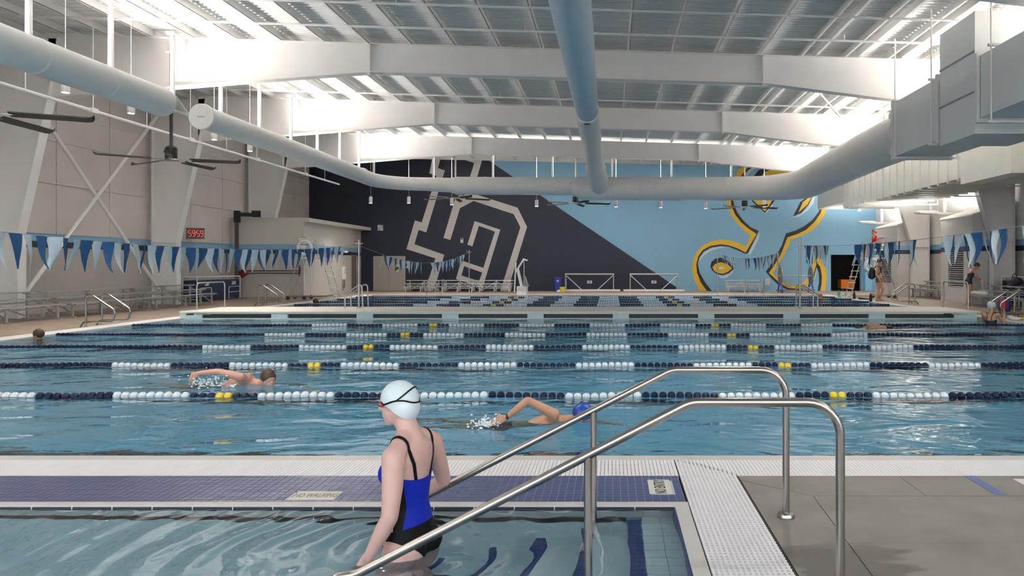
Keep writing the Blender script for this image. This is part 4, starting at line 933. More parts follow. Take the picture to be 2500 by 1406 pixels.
# ------------------------------------------------------------------ rescue poles on the projecting room
t = thing('shepherd_crook', 'dark rescue pole with a red paddle head on the cream room wall', 'rescue pole', (-17.22, 33.30, 1.12))
MB().tube([(.2, 0, .02), (2.65, 0, .02)], .022, 8).build('shaft', DARK, t)
MB().lathe([(.02, -.03), (.16, -.03), (.19, -.02), (.19, .02), (.16, .03), (.02, .03)], (0, 0, 0), 20, 'Y').build('paddle', REDP, t, smooth=True)
MB().tube([(.12, 0, 0), (.34, 0, .02)], [.09, .02], 10).build('neck', REDP, t)
t = thing('deck_brush', 'dark pole with an upright red brush head on the cream room wall', 'brush', (-17.0, 33.30, 1.25))
MB().tube([(0, 0, 0), (2.45, 0, -.0)], .022, 8).build('shaft', DARK, t)
MB().box((2.43, -.03, -.26), (2.50, .03, .26)).build('brush_head', REDP, t)
MB().tube([(.0, 0, 0), (.22, 0, 0)], .035, 8).build('grip', REDP, t)
# black door track at the corner of the projecting room
t = thing('track_post', 'dark steel post with a black overhead track at the corner of the cream room', 'post', (-17.5, 33.17, 0))
MB().box((0, 0, 0), (.13, .12, 3.6)).build('post', mat('post_brown', (.10, .085, .075), .5), t)
MB().box((-.03, -.04, 3.5), (.2, .14, 4.05)).box((.1, -.02, 3.78), (1.15, .10, 3.95)).box((.8, -.04, 3.75), (1.15, .12, 4.05)).build('track', BLACK, t)
# small things on walls
def wallbox(name, label, cat, a, b, m): o = MB().box(a, b).build(name, m); o['label'] = label; o['category'] = cat; return o
t = thing('paper_dispenser', 'white wall dispenser with a grey lower chute on the room corner', 'dispenser', (-14.39, 38.3, .75))
MB().box((0, -.14, 0), (.12, .14, .68)).build('body', LWHITE, t); MB().box((0, -.1, -.44), (.07, .1, 0)).build('chute', SSD, t); MB().box((.12, -.02, .3), (.125, .02, .6)).build('window', DARK, t)
t = thing('dome_camera', 'small white dome camera on the room corner above the dispenser', 'camera', (-14.39, 38.4, 2.13))
MB().lathe([(.1, 0), (.12, .05), (.12, .1)], (.12, 0, .05), 14).build('dome', LWHITE, t); MB().box((0, -.05, .1), (.14, .05, .16)).build('arm', LWHITE, t)
a = at(929, 556, YB); t = thing('wall_plate', 'square checkered grey and white plate high on the navy wall', 'plate', (a.x, YB-.02, a.z))
for i in range(2):
    for j in range(2): MB().box((-.16+.16*i, -.02, -.17+.17*j), (-.005+.16*i, .02, -.005+.17*j)).build('quarter', SIGNW if (i+j) % 2 else LOWER, t)
a = at(1128, 588, YB); t = thing('wall_horn', 'small white horn with two prongs on the navy wall inside the letter', 'horn', (a.x, YB-.02, a.z))
MB().box((-.08, -.06, -.12), (.08, .02, .08)).build('body', SIGNW, t); MB().box((-.07, -.03, .08), (-.045, .0, .2)).box((.045, -.03, .08), (.07, 0, .2)).build('prongs', SIGNW, t)
a = at(995.5, 652, YB); wallbox('room_sign', 'small pale room sign beside the grey double doors', 'sign', (a.x-.1, YB-.02, a.z-.06), (a.x+.1, YB-.004, a.z+.06), SIGNW)
a = at(1873, 688, YB); wallbox('wall_box', 'beige box on the blue wall left of the reel', 'box', (a.x-.15, YB-.1, a.z-.18), (a.x+.15, YB-.004, a.z+.18), SIGNW)
t = thing('hand_dryer', 'grey metal box with a white knob on the blue wall behind the reel', 'box', tuple(at(1925, 690, YB-.1)))
MB().box((-.17, 0, -.2), (.17, .094, .2)).build('body', mat('grey_box', (.36, .38, .40), .4), t); MB().ell((-.06, -.01, .09), .03, 6).build('knob', SIGNW, t)
# ------------------------------------------------------------------ water polo goals
def goal(x0, x1, label):
    t = thing('polo_goal', label, 'goal', (x0, 40.9, 0)); W_ = x1-x0; h = 1.0
    MB().box((-.35, -.12, .02), (W_+.35, .12, .13)).build('float_base', LWHITE, t)
    for x in (.04, W_-.04): MB().tube([(x, 0, .13), (x, 0, h)], .035, 8).build('post', ALU, t)
    MB().tube([(.0, 0, h), (W_, 0, h)], .045, 8).build('crossbar', ALU, t)
    for x, x2 in ((.05, .95), (W_-.05, W_-.95)): MB().bar((x, 0, h-.06), (x2, .02, .12), .05, .04).build('diagonal', LWHITE, t)
    for x in (.04, W_-.04): MB().tube([(x, 0, h), (x, .75, .7), (x, .85, .05)], .02, 6).build('rear_stay', ALU, t)
    sg = MB().box((W_/2-.14, -.02, .47), (W_/2+.14, .0, .63)).build('placard', SIGNW, t)
    MB().box((W_/2-.09, -.024, .52), (W_/2+.09, -.02, .58)).build('lettering', mat('print_red', (.4, .1, .14), .5), sg)
goal(-2.63, .20, 'floating water polo goal before the navy wall, left of the two'); goal(1.08, 3.88, 'floating water polo goal across the navy and blue diagonal')
# recycling bin, bucket
t = thing('recycling_bin', 'slim dark blue recycling bin beside the left polo goal', 'bin', (-3.05, 41.3, 0))
MB().hexa([(-.14, -.2, 0), (.14, -.2, 0), (.14, .2, 0), (-.14, .2, 0), (-.19, -.25, .74), (.19, -.25, .74), (.19, .25, .74), (-.19, .25, .74)]).build('body', BINB, t)
MB().box((-.22, -.27, .74), (.22, .27, .82)).build('lid', BINB, t); MB().box((-.05, -.262, .56), (.05, -.24, .66)).build('sticker', SIGNW, t)
t = thing('mop_bucket', 'small yellow bucket on the deck by the left polo goal', 'bucket', (-2.75, 40.5, 0))
MB().lathe([(.12, 0), (.16, .28), (.14, .28), (.11, .03)], (0, 0, 0), 14).build('pail', YELP, t); MB().box((-.3, -.15, 0), (-.12, .15, .1)).build('tray', LWHITE, t)
# ------------------------------------------------------------------ pool lift
t = thing('pool_lift', 'white pool access lift with boom and grey sling seat at the far edge', 'pool lift', (-4.62, 37.0, 0))
MB().box((-.22, -.35, 0), (.28, .35, .42)).build('base', LWHITE, t)
MB().bar((.0, 0, .4), (-.22, 0, 1.35), .14, .1, up=(0, 1, 0)).build('mast', LWHITE, t)
MB().bar((-.32, 0, 1.15), (.12, 0, 1.85), .08, .08, up=(0, 1, 0)).build('boom', LWHITE, t)
MB().bar((.1, 0, 1.82), (.3, 0, 1.76), .07).build('boom_head', LWHITE, t)
MB().tube([(-.38, 0, .1), (-.3, 0, 1.65)], .035, 8).build('stay', LWHITE, t)
MB().tube([(.12, 0, 1.78), (.12, 0, .95)], .018, 6).build('hanger', LWHITE, t)
MB().hexa([(.1, -.2, .42), (.36, -.2, .42), (.36, .2, .42), (.1, .2, .42), (.1, -.2, .95), (.18, -.2, .95), (.18, .2, .95), (.1, .2, .95)]).build('seat', mat('sling_grey', (.22, .25, .23), .6), t)
# ------------------------------------------------------------------ lane rope reel
t = thing('storage_reel', 'lane rope reel with two large discs on blue stands before the emblem', 'reel', (9.35, 39.3, 0))
MB().tube([(-.1, 0, .93), (1.8, 0, .93)], .035, 10).build('axle', ALU, t)
MB().box((-.15, -.04, .10), (1.85, .04, .16)).build('chassis', mat('frame_dull', (.2, .2, .21), .5), t)
for k, x in enumerate((0, 1.68)):
    MB().lathe([(.05, -.02), (.48, -.02), (.48, .02), (.05, .02)], (x, 0, .93), 28, 'X').build('disc', mat('disc_%d' % k, ((.22, .16, .12), (.18, .18, .20))[k], .45, noise=.15, nscale=4), t)
    b = MB(); torus(b, (x, 0, .93), .56, .018, 'X', 30, 6); b.build('rim', SSD, t)
    mb = MB(); mb.bar((x, -.5, .12), (x, -.02, .9), .06).bar((x, .5, .12), (x, .02, .9), .06).bar((x, -.55, .12), (x, .55, .12), .07).bar((x-.22, 0, .14), (x+.22, 0, .14), .06)
    mb.build('stand', BINB, t)
    for y in (-.5, .5): MB().lathe([(.03, -.02), (.07, -.02), (.07, .02), (.03, .02)], (x, y, .07), 12, 'X').build('caster', DARK, t)
# ------------------------------------------------------------------ louvred boxes and wall lights on the right wall
def louvre(y0, y1, label):
    t = thing('louvre_box', label, 'vent box', (14.03, y0, 0)); D = y1-y0; W_ = XR-14.03-.03
    ly0, ly1, lz0, lz1 = D*.27, D*.75, .62, 2.08
    MB().box((0, 0, 0), (.05, ly0, 3.44)).box((0, ly1, 0), (.05, D, 3.44)).box((0, ly0, 0), (.05, ly1, lz0)).box((0, ly0, lz1), (.05, ly1, 3.44)).box((.05, 0, 0), (W_, .05, 3.44)).box((.05, D-.05, 0), (W_, D, 3.44)).build('body', LOUV, t)
    MB().hexa([(-.03, -.03, 3.44), (W_, -.03, 3.44), (W_, D+.03, 3.44), (-.03, D+.03, 3.44), (.0, -.02, 3.50), (W_, -.02, 4.0), (W_, D+.02, 4.0), (.0, D+.02, 3.50)]).build('hood', LOUV, t)
    MB().box((.12, ly0-.02, lz0-.02), (.14, ly1+.02, lz1+.02)).build('backing', LOUVD, t)
    for z in (2.06, 2.26):
        MB().box((-.004, 0, z), (0, D, z+(.2 if z < 2.2 else .22))).box((0, -.004, z), (W_, 0, z+(.2 if z < 2.2 else .22))).build('stripe', STRIPN if z < 2.2 else STRIPE, t)
    n = 17
    for k in range(n):
        z = lz0+(lz1-lz0)*(k+.1)/n
        MB().hexa([(-.012, ly0, z), (.004, ly0, z), (.004, ly1, z), (-.012, ly1, z), (.07, ly0, z+.045), (.086, ly0, z+.045), (.086, ly1, z+.045), (.07, ly1, z+.045)]).build('louvre_blade', LOUV, t)
louvre(27.62, 30.3, 'tall white louvred box on the right wall, the nearer one')
louvre(34.92, 37.7, 'tall white louvred box on the right wall, behind the guard chair')
def paddle(y, label):
    t = thing('wall_uplight', label, 'uplight', (14.0, y, 3.78))
    MB().hexa([(-.65, -.28, -.03), (.15, -.2, -.05), (.15, .2, -.05), (-.65, .28, -.03), (-.7, -.3, .05), (.15, -.22, .08), (.15, .22, .08), (-.7, .3, .05)]).build('housing', LWHITE, t)
    MB().box((-.6, -.2, .07), (.05, .2, .082)).build('lens', TROFF, t)
    MB().box((.1, -.05, -.06), (1.62, .05, .04)).build('arm', LWHITE, t)
    MB().box((.5, -.05, .04), (.6, .05, 1.2)).build('bracket_post', LWHITE, t)
    area('uplight_lamp', (-.25, 0, .10), (PI, 0, 0), .6, .4, 170, parent=t)
paddle(31.0, 'flat white wall uplight above the nearer louvred box'); paddle(38.2, 'flat white wall uplight above the farther louvred box')
# ------------------------------------------------------------------ belongings
def bottle(label, loc, m, h=.24, r=.037):
    t = thing('water_bottle', label, 'bottle', loc); MB().lathe([(r, 0), (r, h*.75), (r*.5, h*.85), (r*.5, h*.9)], (0, 0, 0), 12).build('body', m, t, smooth=True); MB().lathe([(r*.6, h*.88), (r*.6, h)], (0, 0, 0), 10).build('cap', DARK, t)
bottle('green water bottle on the right pool edge beyond the bulkhead', (10.85, 33.9, .005), mat('green_plastic', (.10, .42, .30), .3), .34, .06)
bottle('black bottle on the right pool edge before the walking man', (10.8, 29.6, .005), BLACK, .34, .06)
bottle('black bottle on the right pool edge at the guard chair ladder', (10.9, 31.9, .005), BLACK, .32, .055)
t = thing('swim_fins', 'pair of dark swim fins on the pool edge below the guard chair', 'fins', (10.95, 31.2, .005))
for k in range(2): MB().hexa([(0, .2*k, 0), (.5, .2*k-.02, 0), (.5, .2*k+.16, 0), (0, .2*k+.1, 0), (0, .2*k, .09), (.5, .2*k-.02, .02), (.5, .2*k+.16, .02), (0, .2*k+.1, .09)]).build('fin', BLACK, t)
t = thing('kickboard', 'yellow kickboard lying on the right pool edge', 'kickboard', (11.2, 19.6, .006))
MB().prism([(0, 0), (.55, -.02), (.62, .15), (.55, .32), (0, .30), (-.05, .15)], 0, .045, 'Z').build('board', YELP, t)
t = thing('white_shoes', 'pair of white deck shoes beside the yellow kickboard', 'shoes', (10.85, 19.35, .005))
for k in range(2): MB().ell((.14, .12*k, .05), (.15, .05, .05), 8).ell((.04, .12*k, .08), (.06, .045, .06), 8).build('shoe', SIGNW, t, smooth=True)
t = thing('duffel_bag', 'black duffel bag on the upper plank of the right bleacher', 'bag', (14.28, 25.2, .77))
mb = MB().ell((0, 0, .17), (.2, .40, .17), 10).ell((0, .15, .15), (.19, .3, .15), 10); put('body', remesh(mb, .02, 3), t).data.materials.append(BLACK)
b = MB(); torus(b, (0, 0, .3), .14, .014, 'X', 18, 6); b.build('handle', DARK, t)
t = thing('towel_pile', 'crumpled white and blue towels on the front plank of the right bleacher', 'towels', (13.48, 26.1, .43))
mb = MB(); rnd = random.Random(3)
for k in range(7): mb.ell((rnd.uniform(-.05, .12), rnd.uniform(-.4, .35), .06), (.13, .16, .08), 7)
put('towels', remesh(mb, .02, 4), t).data.materials.append(SIGNW)
t = thing('mesh_bag', 'purple and red gear bag on the deck behind the cap swimmer', 'bag', (12.15, 22.0, 0))
mb = MB().ell((0, 0, .26), (.18, .22, .27), 10); put('body', remesh(mb, .02, 3), t).data.materials.append(mat('purple_cloth', (.05, .03, .16), .6, noise=.2))
MB().box((-.2, -.19, .15), (-.08, -.14, .46)).build('panel', mat('coral_cloth', (.65, .06, .04), .6), t)
t = thing('utility_cart', 'orange utility cart inside the dark store room doorway', 'cart', (14.1, YB+1.0, 0))
MB().box((-.3, -.3, .12), (.5, .3, .65)).build('tub', ORANGE, t); MB().bar((.4, 0, .65), (.5, 0, 1.3), .05).build('handle', ORANGE, t)
for x in (-.2, .4): MB().lathe([(.04, -.03), (.1, -.03), (.1, .03), (.04, .03)], (x, -.25, .1), 12, 'Y').build('wheel', DARK, t)
# ------------------------------------------------------------------ people
def cap2(mb, p, q, r0, r1, n=10):
    p, q = V(p), V(q); mb.ell(p, r0, n); mb.ell(q, r1, n)
    if (q-p).length > 1e-4: mb.tube([p, q], [r0, r1], 2*n)
def chain(mb, pts, rs):
    for a, b, c, d in zip(pts[:-1], pts[1:], rs[:-1], rs[1:]): cap2(mb, a, b, c, d)
def loft(mb, rings, f, l):
    # rings: centre, half depth along f, half width along l
    n = 24; vs = []; fs = []
    for c, dx, dy in rings:
        for k in range(n):
            a = 2*PI*k/n; vs.append(V(c)+f*(dx*math.cos(a))+l*(dy*math.sin(a)))
    for i in range(len(rings)-1):
        for k in range(n): fs.append((i*n+k, i*n+(k+1) % n, (i+1)*n+(k+1) % n, (i+1)*n+k))
    fs += [tuple(reversed(range(n))), tuple(range((len(rings)-1)*n, len(rings)*n))]
    mb._add(vs, fs)
def hand(mb, wr, d, up, s=1.0, curl=.5, thumb=1):
    # palm, four unequal fingers bent at the knuckles, and a thumb off the side
    d = V(d).normalized(); up = (V(up)-d*V(up).dot(d)).normalized(); sd = d.cross(up)
    wr = V(wr); pc = wr+d*.048*s
    for q in (-.028, -.010, .010, .028): cap2(mb, wr+d*.012*s+sd*q*.7*s, wr+d*.085*s+sd*q*s, .015*s, .0125*s, 6)
    for q, L in ((-.030, .060), (-.010, .072), (.010, .067), (.030, .052)):
        a = wr+d*.088*s+sd*q*s; d1 = (d*math.cos(curl*.6)-up*math.sin(curl*.6)); d2 = (d*math.cos(curl*1.5)-up*math.sin(curl*1.5)); d3 = (d*math.cos(curl*2.2)-up*math.sin(curl*2.2))
        b = a+d1*L*.45*s; c = b+d2*L*.33*s; e = c+d3*L*.28*s
        chain(mb, [a, b, c, e], [.0105*s, .0098*s, .009*s, .0078*s])
    a = wr+d*.03*s+sd*thumb*.028*s; b = a+(d*.6+sd*thumb*.75-up*.25).normalized()*.036*s; c = b+(d*.9+sd*thumb*.3-up*.35).normalized()*.03*s
    chain(mb, [a, b, c], [.014*s, .0115*s, .009*s])
def foot(mb, an, d, s=1.0):
    d = V(d).normalized(); an = V(an); t = an+d*.15*s-V((0, 0, .055*s)); h = an-d*.04*s-V((0, 0, .045*s))
    cap2(mb, an, h, .036*s, .03*s); cap2(mb, h, t, .03*s, .026*s); cap2(mb, t-d*.02*s, t+d*.045*s-V((0, 0, .006)), .03*s, .017*s)
    cap2(mb, an, t-d*.05*s+V((0, 0, .01)), .035*s, .03*s)
def head(mb, c, f, s=1.0, ears=True):
    # skull, jaw, nose, brow, lips, ears: eyes sit at half the head height
    f = V(f).normalized(); c = V(c); u = V((0, 0, 1)); l = u.cross(f).normalized(); u = f.cross(l)
    M = Matrix((f, l, u)).transposed()
    def e(x, y, z, rx, ry, rz): mb.ell(c+M@V((x*s, y*s, z*s)), (rx*s, ry*s, rz*s), 10, rot=M.to_euler())
    e(-.008, 0, .025, .098, .077, .092); e(.028, 0, -.045, .066, .058, .068); e(.052, 0, -.095, .034, .032, .024); e(.0, 0, -.04, .075, .064, .06)
    e(.102, 0, -.024, .019, .012, .014); e(.090, 0, .0, .011, .009, .022); e(.084, 0, -.058, .013, .022, .008); e(.080, 0, -.068, .013, .02, .008)
    e(.082, 0, .026, .016, .045, .012)
    for y in (-1, 1):
        e(.078, y*.031, .006, .012, .014, .010)
        if ears: e(-.012, y*.076, -.012, .02, .010, .03)
    return M
# ---- the woman wading into the entry pool
wa = math.radians(20); WF = V((-math.cos(wa), math.sin(wa), 0)); WLf = V((-math.sin(wa), -math.cos(wa), 0)); WO = V((-1.06, 3.80, 0))
def wl_(x, y, z): return WO+WF*x+WLf*y+V((0, 0, z))
def woman_torso(mb, g=0.0, suit=False):
    R = [(-.07, .02, .085, .13), (-.02, .018, .110, .160), (.04, .014, .114, .168), (.10, .018, .108, .160), (.17, .022, .098, .143), (.235, .026, .088, .128), (.30, .024, .092, .134), (.36, .026, .100, .146), (.42, .022, .104, .154), (.48, .008, .096, .158), (.53, -.006, .078, .146), (.565, -.012, .06, .11), (.595, 0, .05, .07)]
    loft(mb, [(wl_(x, 0, z), dx+g, dy+g) for z, x, dx, dy in R], WF, WLf)
    for y in (-.068, .068): mb.ell(wl_(.094, y, .400), (.052+g, .054+g, .060+g), 10); mb.ell(wl_(-.036, y*1.05, .02), .086+g, 10)
mb = MB(); woman_torso(mb)
HC = V((-1.135, 3.815, .762)); ha = math.radians(10); HF = V((-math.cos(ha), math.sin(ha), -.06)).normalized()
chain(mb, [wl_(0, 0, .55), wl_(.022, 0, .62), HC+V((.025, 0, -.07))], [.075, .058, .057])
for s_ in (1, -1): cap2(mb, wl_(.02, s_*.03, .595), wl_(-.014, s_*.155, .535), .05, .052)
hM = head(mb, HC, HF, 1.0, False)
shL, elL, wrL = wl_(-.012, .172, .522), V((-1.108, 3.575, .238)), V((-1.222, 3.60, .028))
chain(mb, [shL, shL.lerp(elL, .5)+V((.004, 0, 0)), elL, elL.lerp(wrL, .35), wrL], [.060, .053, .042, .042, .028])
hand(mb, wrL, V((-.42, .08, -.75)), V((.3, -.9, .0)), .98, .35, -1)
shR = wl_(-.012, -.172, .522); elR = V((-.965, 4.12, .262)); wrR = V((-1.14, 4.205, .135))
chain(mb, [shR, shR.lerp(elR, .5), elR, elR.lerp(wrR, .4), wrR], [.056, .050, .041, .040, .028])
hand(mb, wrR, V((-.85, .42, -.3)), V((-.2, .2, 1)), .98, 1.05, 1)
hpL, knL, anL = wl_(.01, .088, -.01), V((-1.20, 3.70, -.43)), V((-1.16, 3.69, -.82))
hpR, knR, anR = wl_(-.005, -.088, -.01), V((-1.06, 3.90, -.38)), V((-.97, 3.90, -.67))
for a, b, c in ((hpL, knL, anL), (hpR, knR, anR)):
    chain(mb, [a, a.lerp(b, .5), b, b.lerp(c, .32), c], [.094, .078, .052, .055, .034]); foot(mb, c, WF, .95)
wt = thing('person', 'person in a pale cap and royal blue swimsuit wading in, holding the rail', 'person', (0, 0, 0))
body = put('body', remesh(mb, .0062, 5, 'body'), wt); body.data.materials.append(SKIN1)
bvh = BVHTree.FromPolygons([v.co[:] for v in body.data.vertices], [p.vertices[:] for p in body.data.polygons])
# swimsuit: its own shell over the torso, cut along straight seams
mb = MB(); woman_torso(mb, .0045)
for a, b in ((hpL, knL), (hpR, knR)): chain(mb, [a, a.lerp(b, .4)], [.0985, .088])
sm = remesh(mb, .0062, 5, 'swimsuit'); bm = bmesh.new(); bm.from_mesh(sm)
def cut(co, no, clear=True):
    gm = bm.verts[:]+bm.edges[:]+bm.faces[:]
    bmesh.ops.bisect_plane(bm, geom=gm, plane_co=co, plane_no=no, clear_outer=clear)
cut(wl_(-.09, 0, .372), (V((0, 0, 1))-WF*.50).normalized())
for s_ in (1, -1): cut(wl_(0, s_*.155, .075), (WLf*s_*.70-V((0, 0, 1))*.72).normalized(), False)
def loc3(p): d = p-WO; return d.dot(WF), d.dot(WLf), p.z
dele = [f for f in bm.faces if (lambda x, y, z: (z-.075) < .972*(abs(y)-.155) and z < .12)(*loc3(f.calc_center_median())) or f.calc_center_median().z < -.09]
bmesh.ops.delete(bm, geom=dele, context='FACES')
for x in (-.036, .006, .06): cut(wl_(x, 0, .2), WF, False)
cut(wl_(0, 0, .132), (V((0, 0, 1))+WF*.16).normalized(), False)
for f in bm.faces:
    x, y, z = loc3(f.calc_center_median()); side = abs(y) > .085
    low = z < .132-.16*x
    f.material_index = 1 if low else (0 if x < -.036 else 1 if x < .006 and side else 2 if (x < .06 and side and z < .27) else 1 if (x < .05 and side) else 0)
    f.smooth = True
bm.to_mesh(sm); bm.free(); suit = put('swimsuit', sm, wt)
for m in (SUITB, SUITK, SUITW): sm.materials.append(m)
so = suit.modifiers.new('solid', 'SOLIDIFY'); so.thickness = .003; so.offset = 0
def strap_path(pts, b, off):
    out = []
    P = [V(p) for p in pts]; n = 40
    for i in range(n+1):
        s = i/n*(len(P)-1); k = min(int(s), len(P)-2); t_ = s-k
        p0, p1, p2, p3 = P[max(k-1, 0)], P[k], P[k+1], P[min(k+2, len(P)-1)]
        q = .5*((2*p1)+(p2-p0)*t_+(2*p0-5*p1+4*p2-p3)*t_*t_+(3*p1-p0-3*p2+p3)*t_**3)
        c, nrm, _, _ = b.find_nearest(q); out.append((c+nrm*off, nrm))
    return out
def ribbon(path, w_, th, name, m, par):
    vs = []; fs = []
    for i, (p, n_) in enumerate(path):
        t_ = (path[min(i+1, len(path)-1)][0]-path[max(i-1, 0)][0]).normalized(); s_ = t_.cross(n_).normalized()*w_/2; h = n_*th
        vs += [p-s_-h, p+s_-h, p+s_+h, p-s_+h]
    for i in range(len(path)-1):
        for e in range(4): fs.append((4*i+e, 4*i+(e+1) % 4, 4*i+4+(e+1) % 4, 4*i+4+e))
    return MB()._add(vs, fs+[(3, 2, 1, 0), tuple(4*(len(path)-1)+k for k in range(4))]).build(name, m, par, smooth=True)
for s_ in (1, -1):
    ribbon(strap_path([wl_(-.11, s_*.070, .365), wl_(-.10, s_*.088, .44), wl_(-.075, s_*.102, .51), wl_(-.02, s_*.108, .59), wl_(.05, s_*.100, .56), wl_(.10, s_*.092, .47), wl_(.13, s_*.085, .42)], bvh, .003), .017 if s_ > 0 else .012, .0025, 'shoulder_strap', SUITK, suit)
# cap and goggles
cm = MB(); 
def hp(x, y, z): return HC+hM@V((x, y, z))
cm.ell(hp(-.008, 0, .025), (.104, .083, .099), 24, rot=hM.to_euler()); cm.ell(hp(-.03, 0, -.02), (.085, .081, .085), 24, rot=hM.to_euler())
capm = remesh(cm, .006, 6, 'swim_cap'); bm = bmesh.new(); bm.from_mesh(capm)
nrm = (hM@V((.60, 0, -.80))).normalized(); bmesh.ops.bisect_plane(bm, geom=bm.verts[:]+bm.edges[:]+bm.faces[:], plane_co=hp(.060, 0, .014), plane_no=nrm, clear_outer=True)
bm.to_mesh(capm); bm.free(); capm.materials.append(CAPW)
for p in capm.polygons: p.use_smooth = True
cp = put('swim_cap', capm, wt); so = cp.modifiers.new('solid', 'SOLIDIFY'); so.thickness = .003
cb = BVHTree.FromPolygons([v.co[:] for v in capm.vertices], [p.vertices[:] for p in capm.polygons])
gg = None
for s_ in (1, -1):
    A = strap_path([hp(.07, s_*.055, .006), hp(.045, s_*.08, .008), hp(.0, s_*.09, .022), hp(-.03, s_*.085, .028)], cb, .003)
    o = ribbon(A, .009, .0018, 'goggle_strap', SUITK, wt)
    ribbon(strap_path([hp(-.03, s_*.085, .028), hp(-.06, s_*.07, .05), hp(-.09, s_*.035, .078), hp(-.095, 0, .085)], cb, .003), .008, .0018, 'goggle_strap', SUITK, wt)
    ribbon(strap_path([hp(-.03, s_*.085, .028), hp(-.07, s_*.07, .024), hp(-.10, s_*.035, .008), hp(-.11, 0, .004)], cb, .003), .008, .0018, 'goggle_strap', SUITK, wt)
    MB().ell(hp(.079, s_*.032, .004), (.024, .023, .017), 8, rot=hM.to_euler()).build('goggle_lens', mat('goggle_lens', (.10, .09, .10), .08, coat=1), wt, smooth=True)
    MB().ell(hp(.067, s_*.057, .005), (.012, .010, .009), 8, rot=hM.to_euler()).build('goggle_clip', mat('clip_red', (.65, .03, .02), .3), wt, smooth=True)
# ---- other people share one figure builder
def figure(label, J, skin, voxel=.014, extra=None, s=1.0, loc=(0, 0, 0), rz=0, fem=False, hands=True, head_f=(1, 0, 0)):
    """J holds joints in the figure's own frame (x forward, y left, z up)."""
    t = thing('person', label, 'person', loc, rz); mb = MB(); f = V((1, 0, 0)); l = V((0, 1, 0))
    pe, ch, nk, hd = V(J['pelvis']), V(J['chest']), V(J['neck']), V(J['head'])
    ax = (ch-pe).normalized(); side = (V(J['shL'])-V(J['shR'])).normalized(); fr = side.cross(ax).normalized()
    hw = .165 if fem else .155; sw = .145 if fem else .168; ww = .118 if fem else .140
    def tors(mb, g=0, lo=-.06, hi=1.0):
        rg = []
        for q, d_, w_ in ((-.14, .085, hw*.8), (0, .115, hw), (.18, .105, hw*.95), (.42, .088, ww), (.62, .098, (ww+sw)/2), (.85, .108, sw), (1.0, .100, sw), (1.14, .075, sw*.85), (1.25, .055, sw*.45)):
            rg.append((pe+(ch-pe)*q, d_*s+g, w_*s+g))
        loft(mb, rg, fr, side)
    tors(mb); cap2(mb, nk, hd, .052*s, .05*s); cap2(mb, ch, nk, .08*s, .056*s)
    head(mb, hd, head_f, s)
    for sd in 'LR':
        if 'el'+sd in J:
            a, b, c = V(J['sh'+sd]), V(J['el'+sd]), V(J['wr'+sd]); k = .88 if fem else 1.0
            cap2(mb, ch, a, .085*s, .055*s)
            chain(mb, [a, a.lerp(b, .5), b, b.lerp(c, .35), c], [.055*k*s, .047*k*s, .038*k*s, .038*k*s, .026*s])
            if hands:
                d_ = V(J.get('hd'+sd, tuple(c-b))); hand(mb, c, d_, J.get('up'+sd, (0, 1 if sd == 'L' else -1, .2)), s*1.02, J.get('cu'+sd, .5), 1 if sd == 'R' else -1)
        if 'kn'+sd in J:
            a, b, c = V(J['hp'+sd]), V(J['kn'+sd]), V(J['an'+sd])
            chain(mb, [a, a.lerp(b, .5), b, b.lerp(c, .3), c], [.095*s, .078*s, .054*s, .057*s, .035*s])
            if J.get('feet', True): foot(mb, c, J.get('ft'+sd, (1, 0, 0)), s)
    me = remesh(mb, voxel, 3, 'body'); put('body', me, t).data.materials.append(skin)
    return t, tors, (pe, ch, fr, side)
def garment(t, build, planes, m, name, voxel=.014, legs=None):
    mb = MB(); build(mb)
    me = remesh(mb, voxel, 3, name); bm = bmesh.new(); bm.from_mesh(me)
    for co, no in planes: bmesh.ops.bisect_plane(bm, geom=bm.verts[:]+bm.edges[:]+bm.faces[:], plane_co=co, plane_no=no, clear_outer=True)
    bm.to_mesh(me); bm.free(); me.materials.append(m); o = put(name, me, t)
    k = o.modifiers.new('solid', 'SOLIDIFY'); k.thickness = .006; return o
def hair(t, c, f, m, name='hair', cut_z=-.02, cut_f=.35, s=1.0, bun=None, grow=1.1):
    f = V(f).normalized(); l = V((0, 0, 1)).cross(f).normalized(); u = f.cross(l); M = Matrix((f, l, u)).transposed(); c = V(c)
    mb = MB().ell(c+M@V((-.012*s, 0, .028*s)), (.105*s*grow/1.05, .085*s*grow/1.05, .10*s*grow/1.05), 14, rot=M.to_euler())
    me = remesh(mb, .012, 2, name); bm = bmesh.new(); bm.from_mesh(me)
    bmesh.ops.bisect_plane(bm, geom=bm.verts[:]+bm.edges[:]+bm.faces[:], plane_co=c+M@V((.04*s, 0, cut_z)), plane_no=(M@V((cut_f, 0, -1))).normalized(), clear_outer=True)
    bm.to_mesh(me); bm.free(); me.materials.append(m); o = put(name, me, t); k = o.modifiers.new('solid', 'SOLIDIFY'); k.thickness = .008
    if bun: MB().ell(c+M@V(bun), .04*s, 8).build('hair_bun', m, t, smooth=True)
    return o
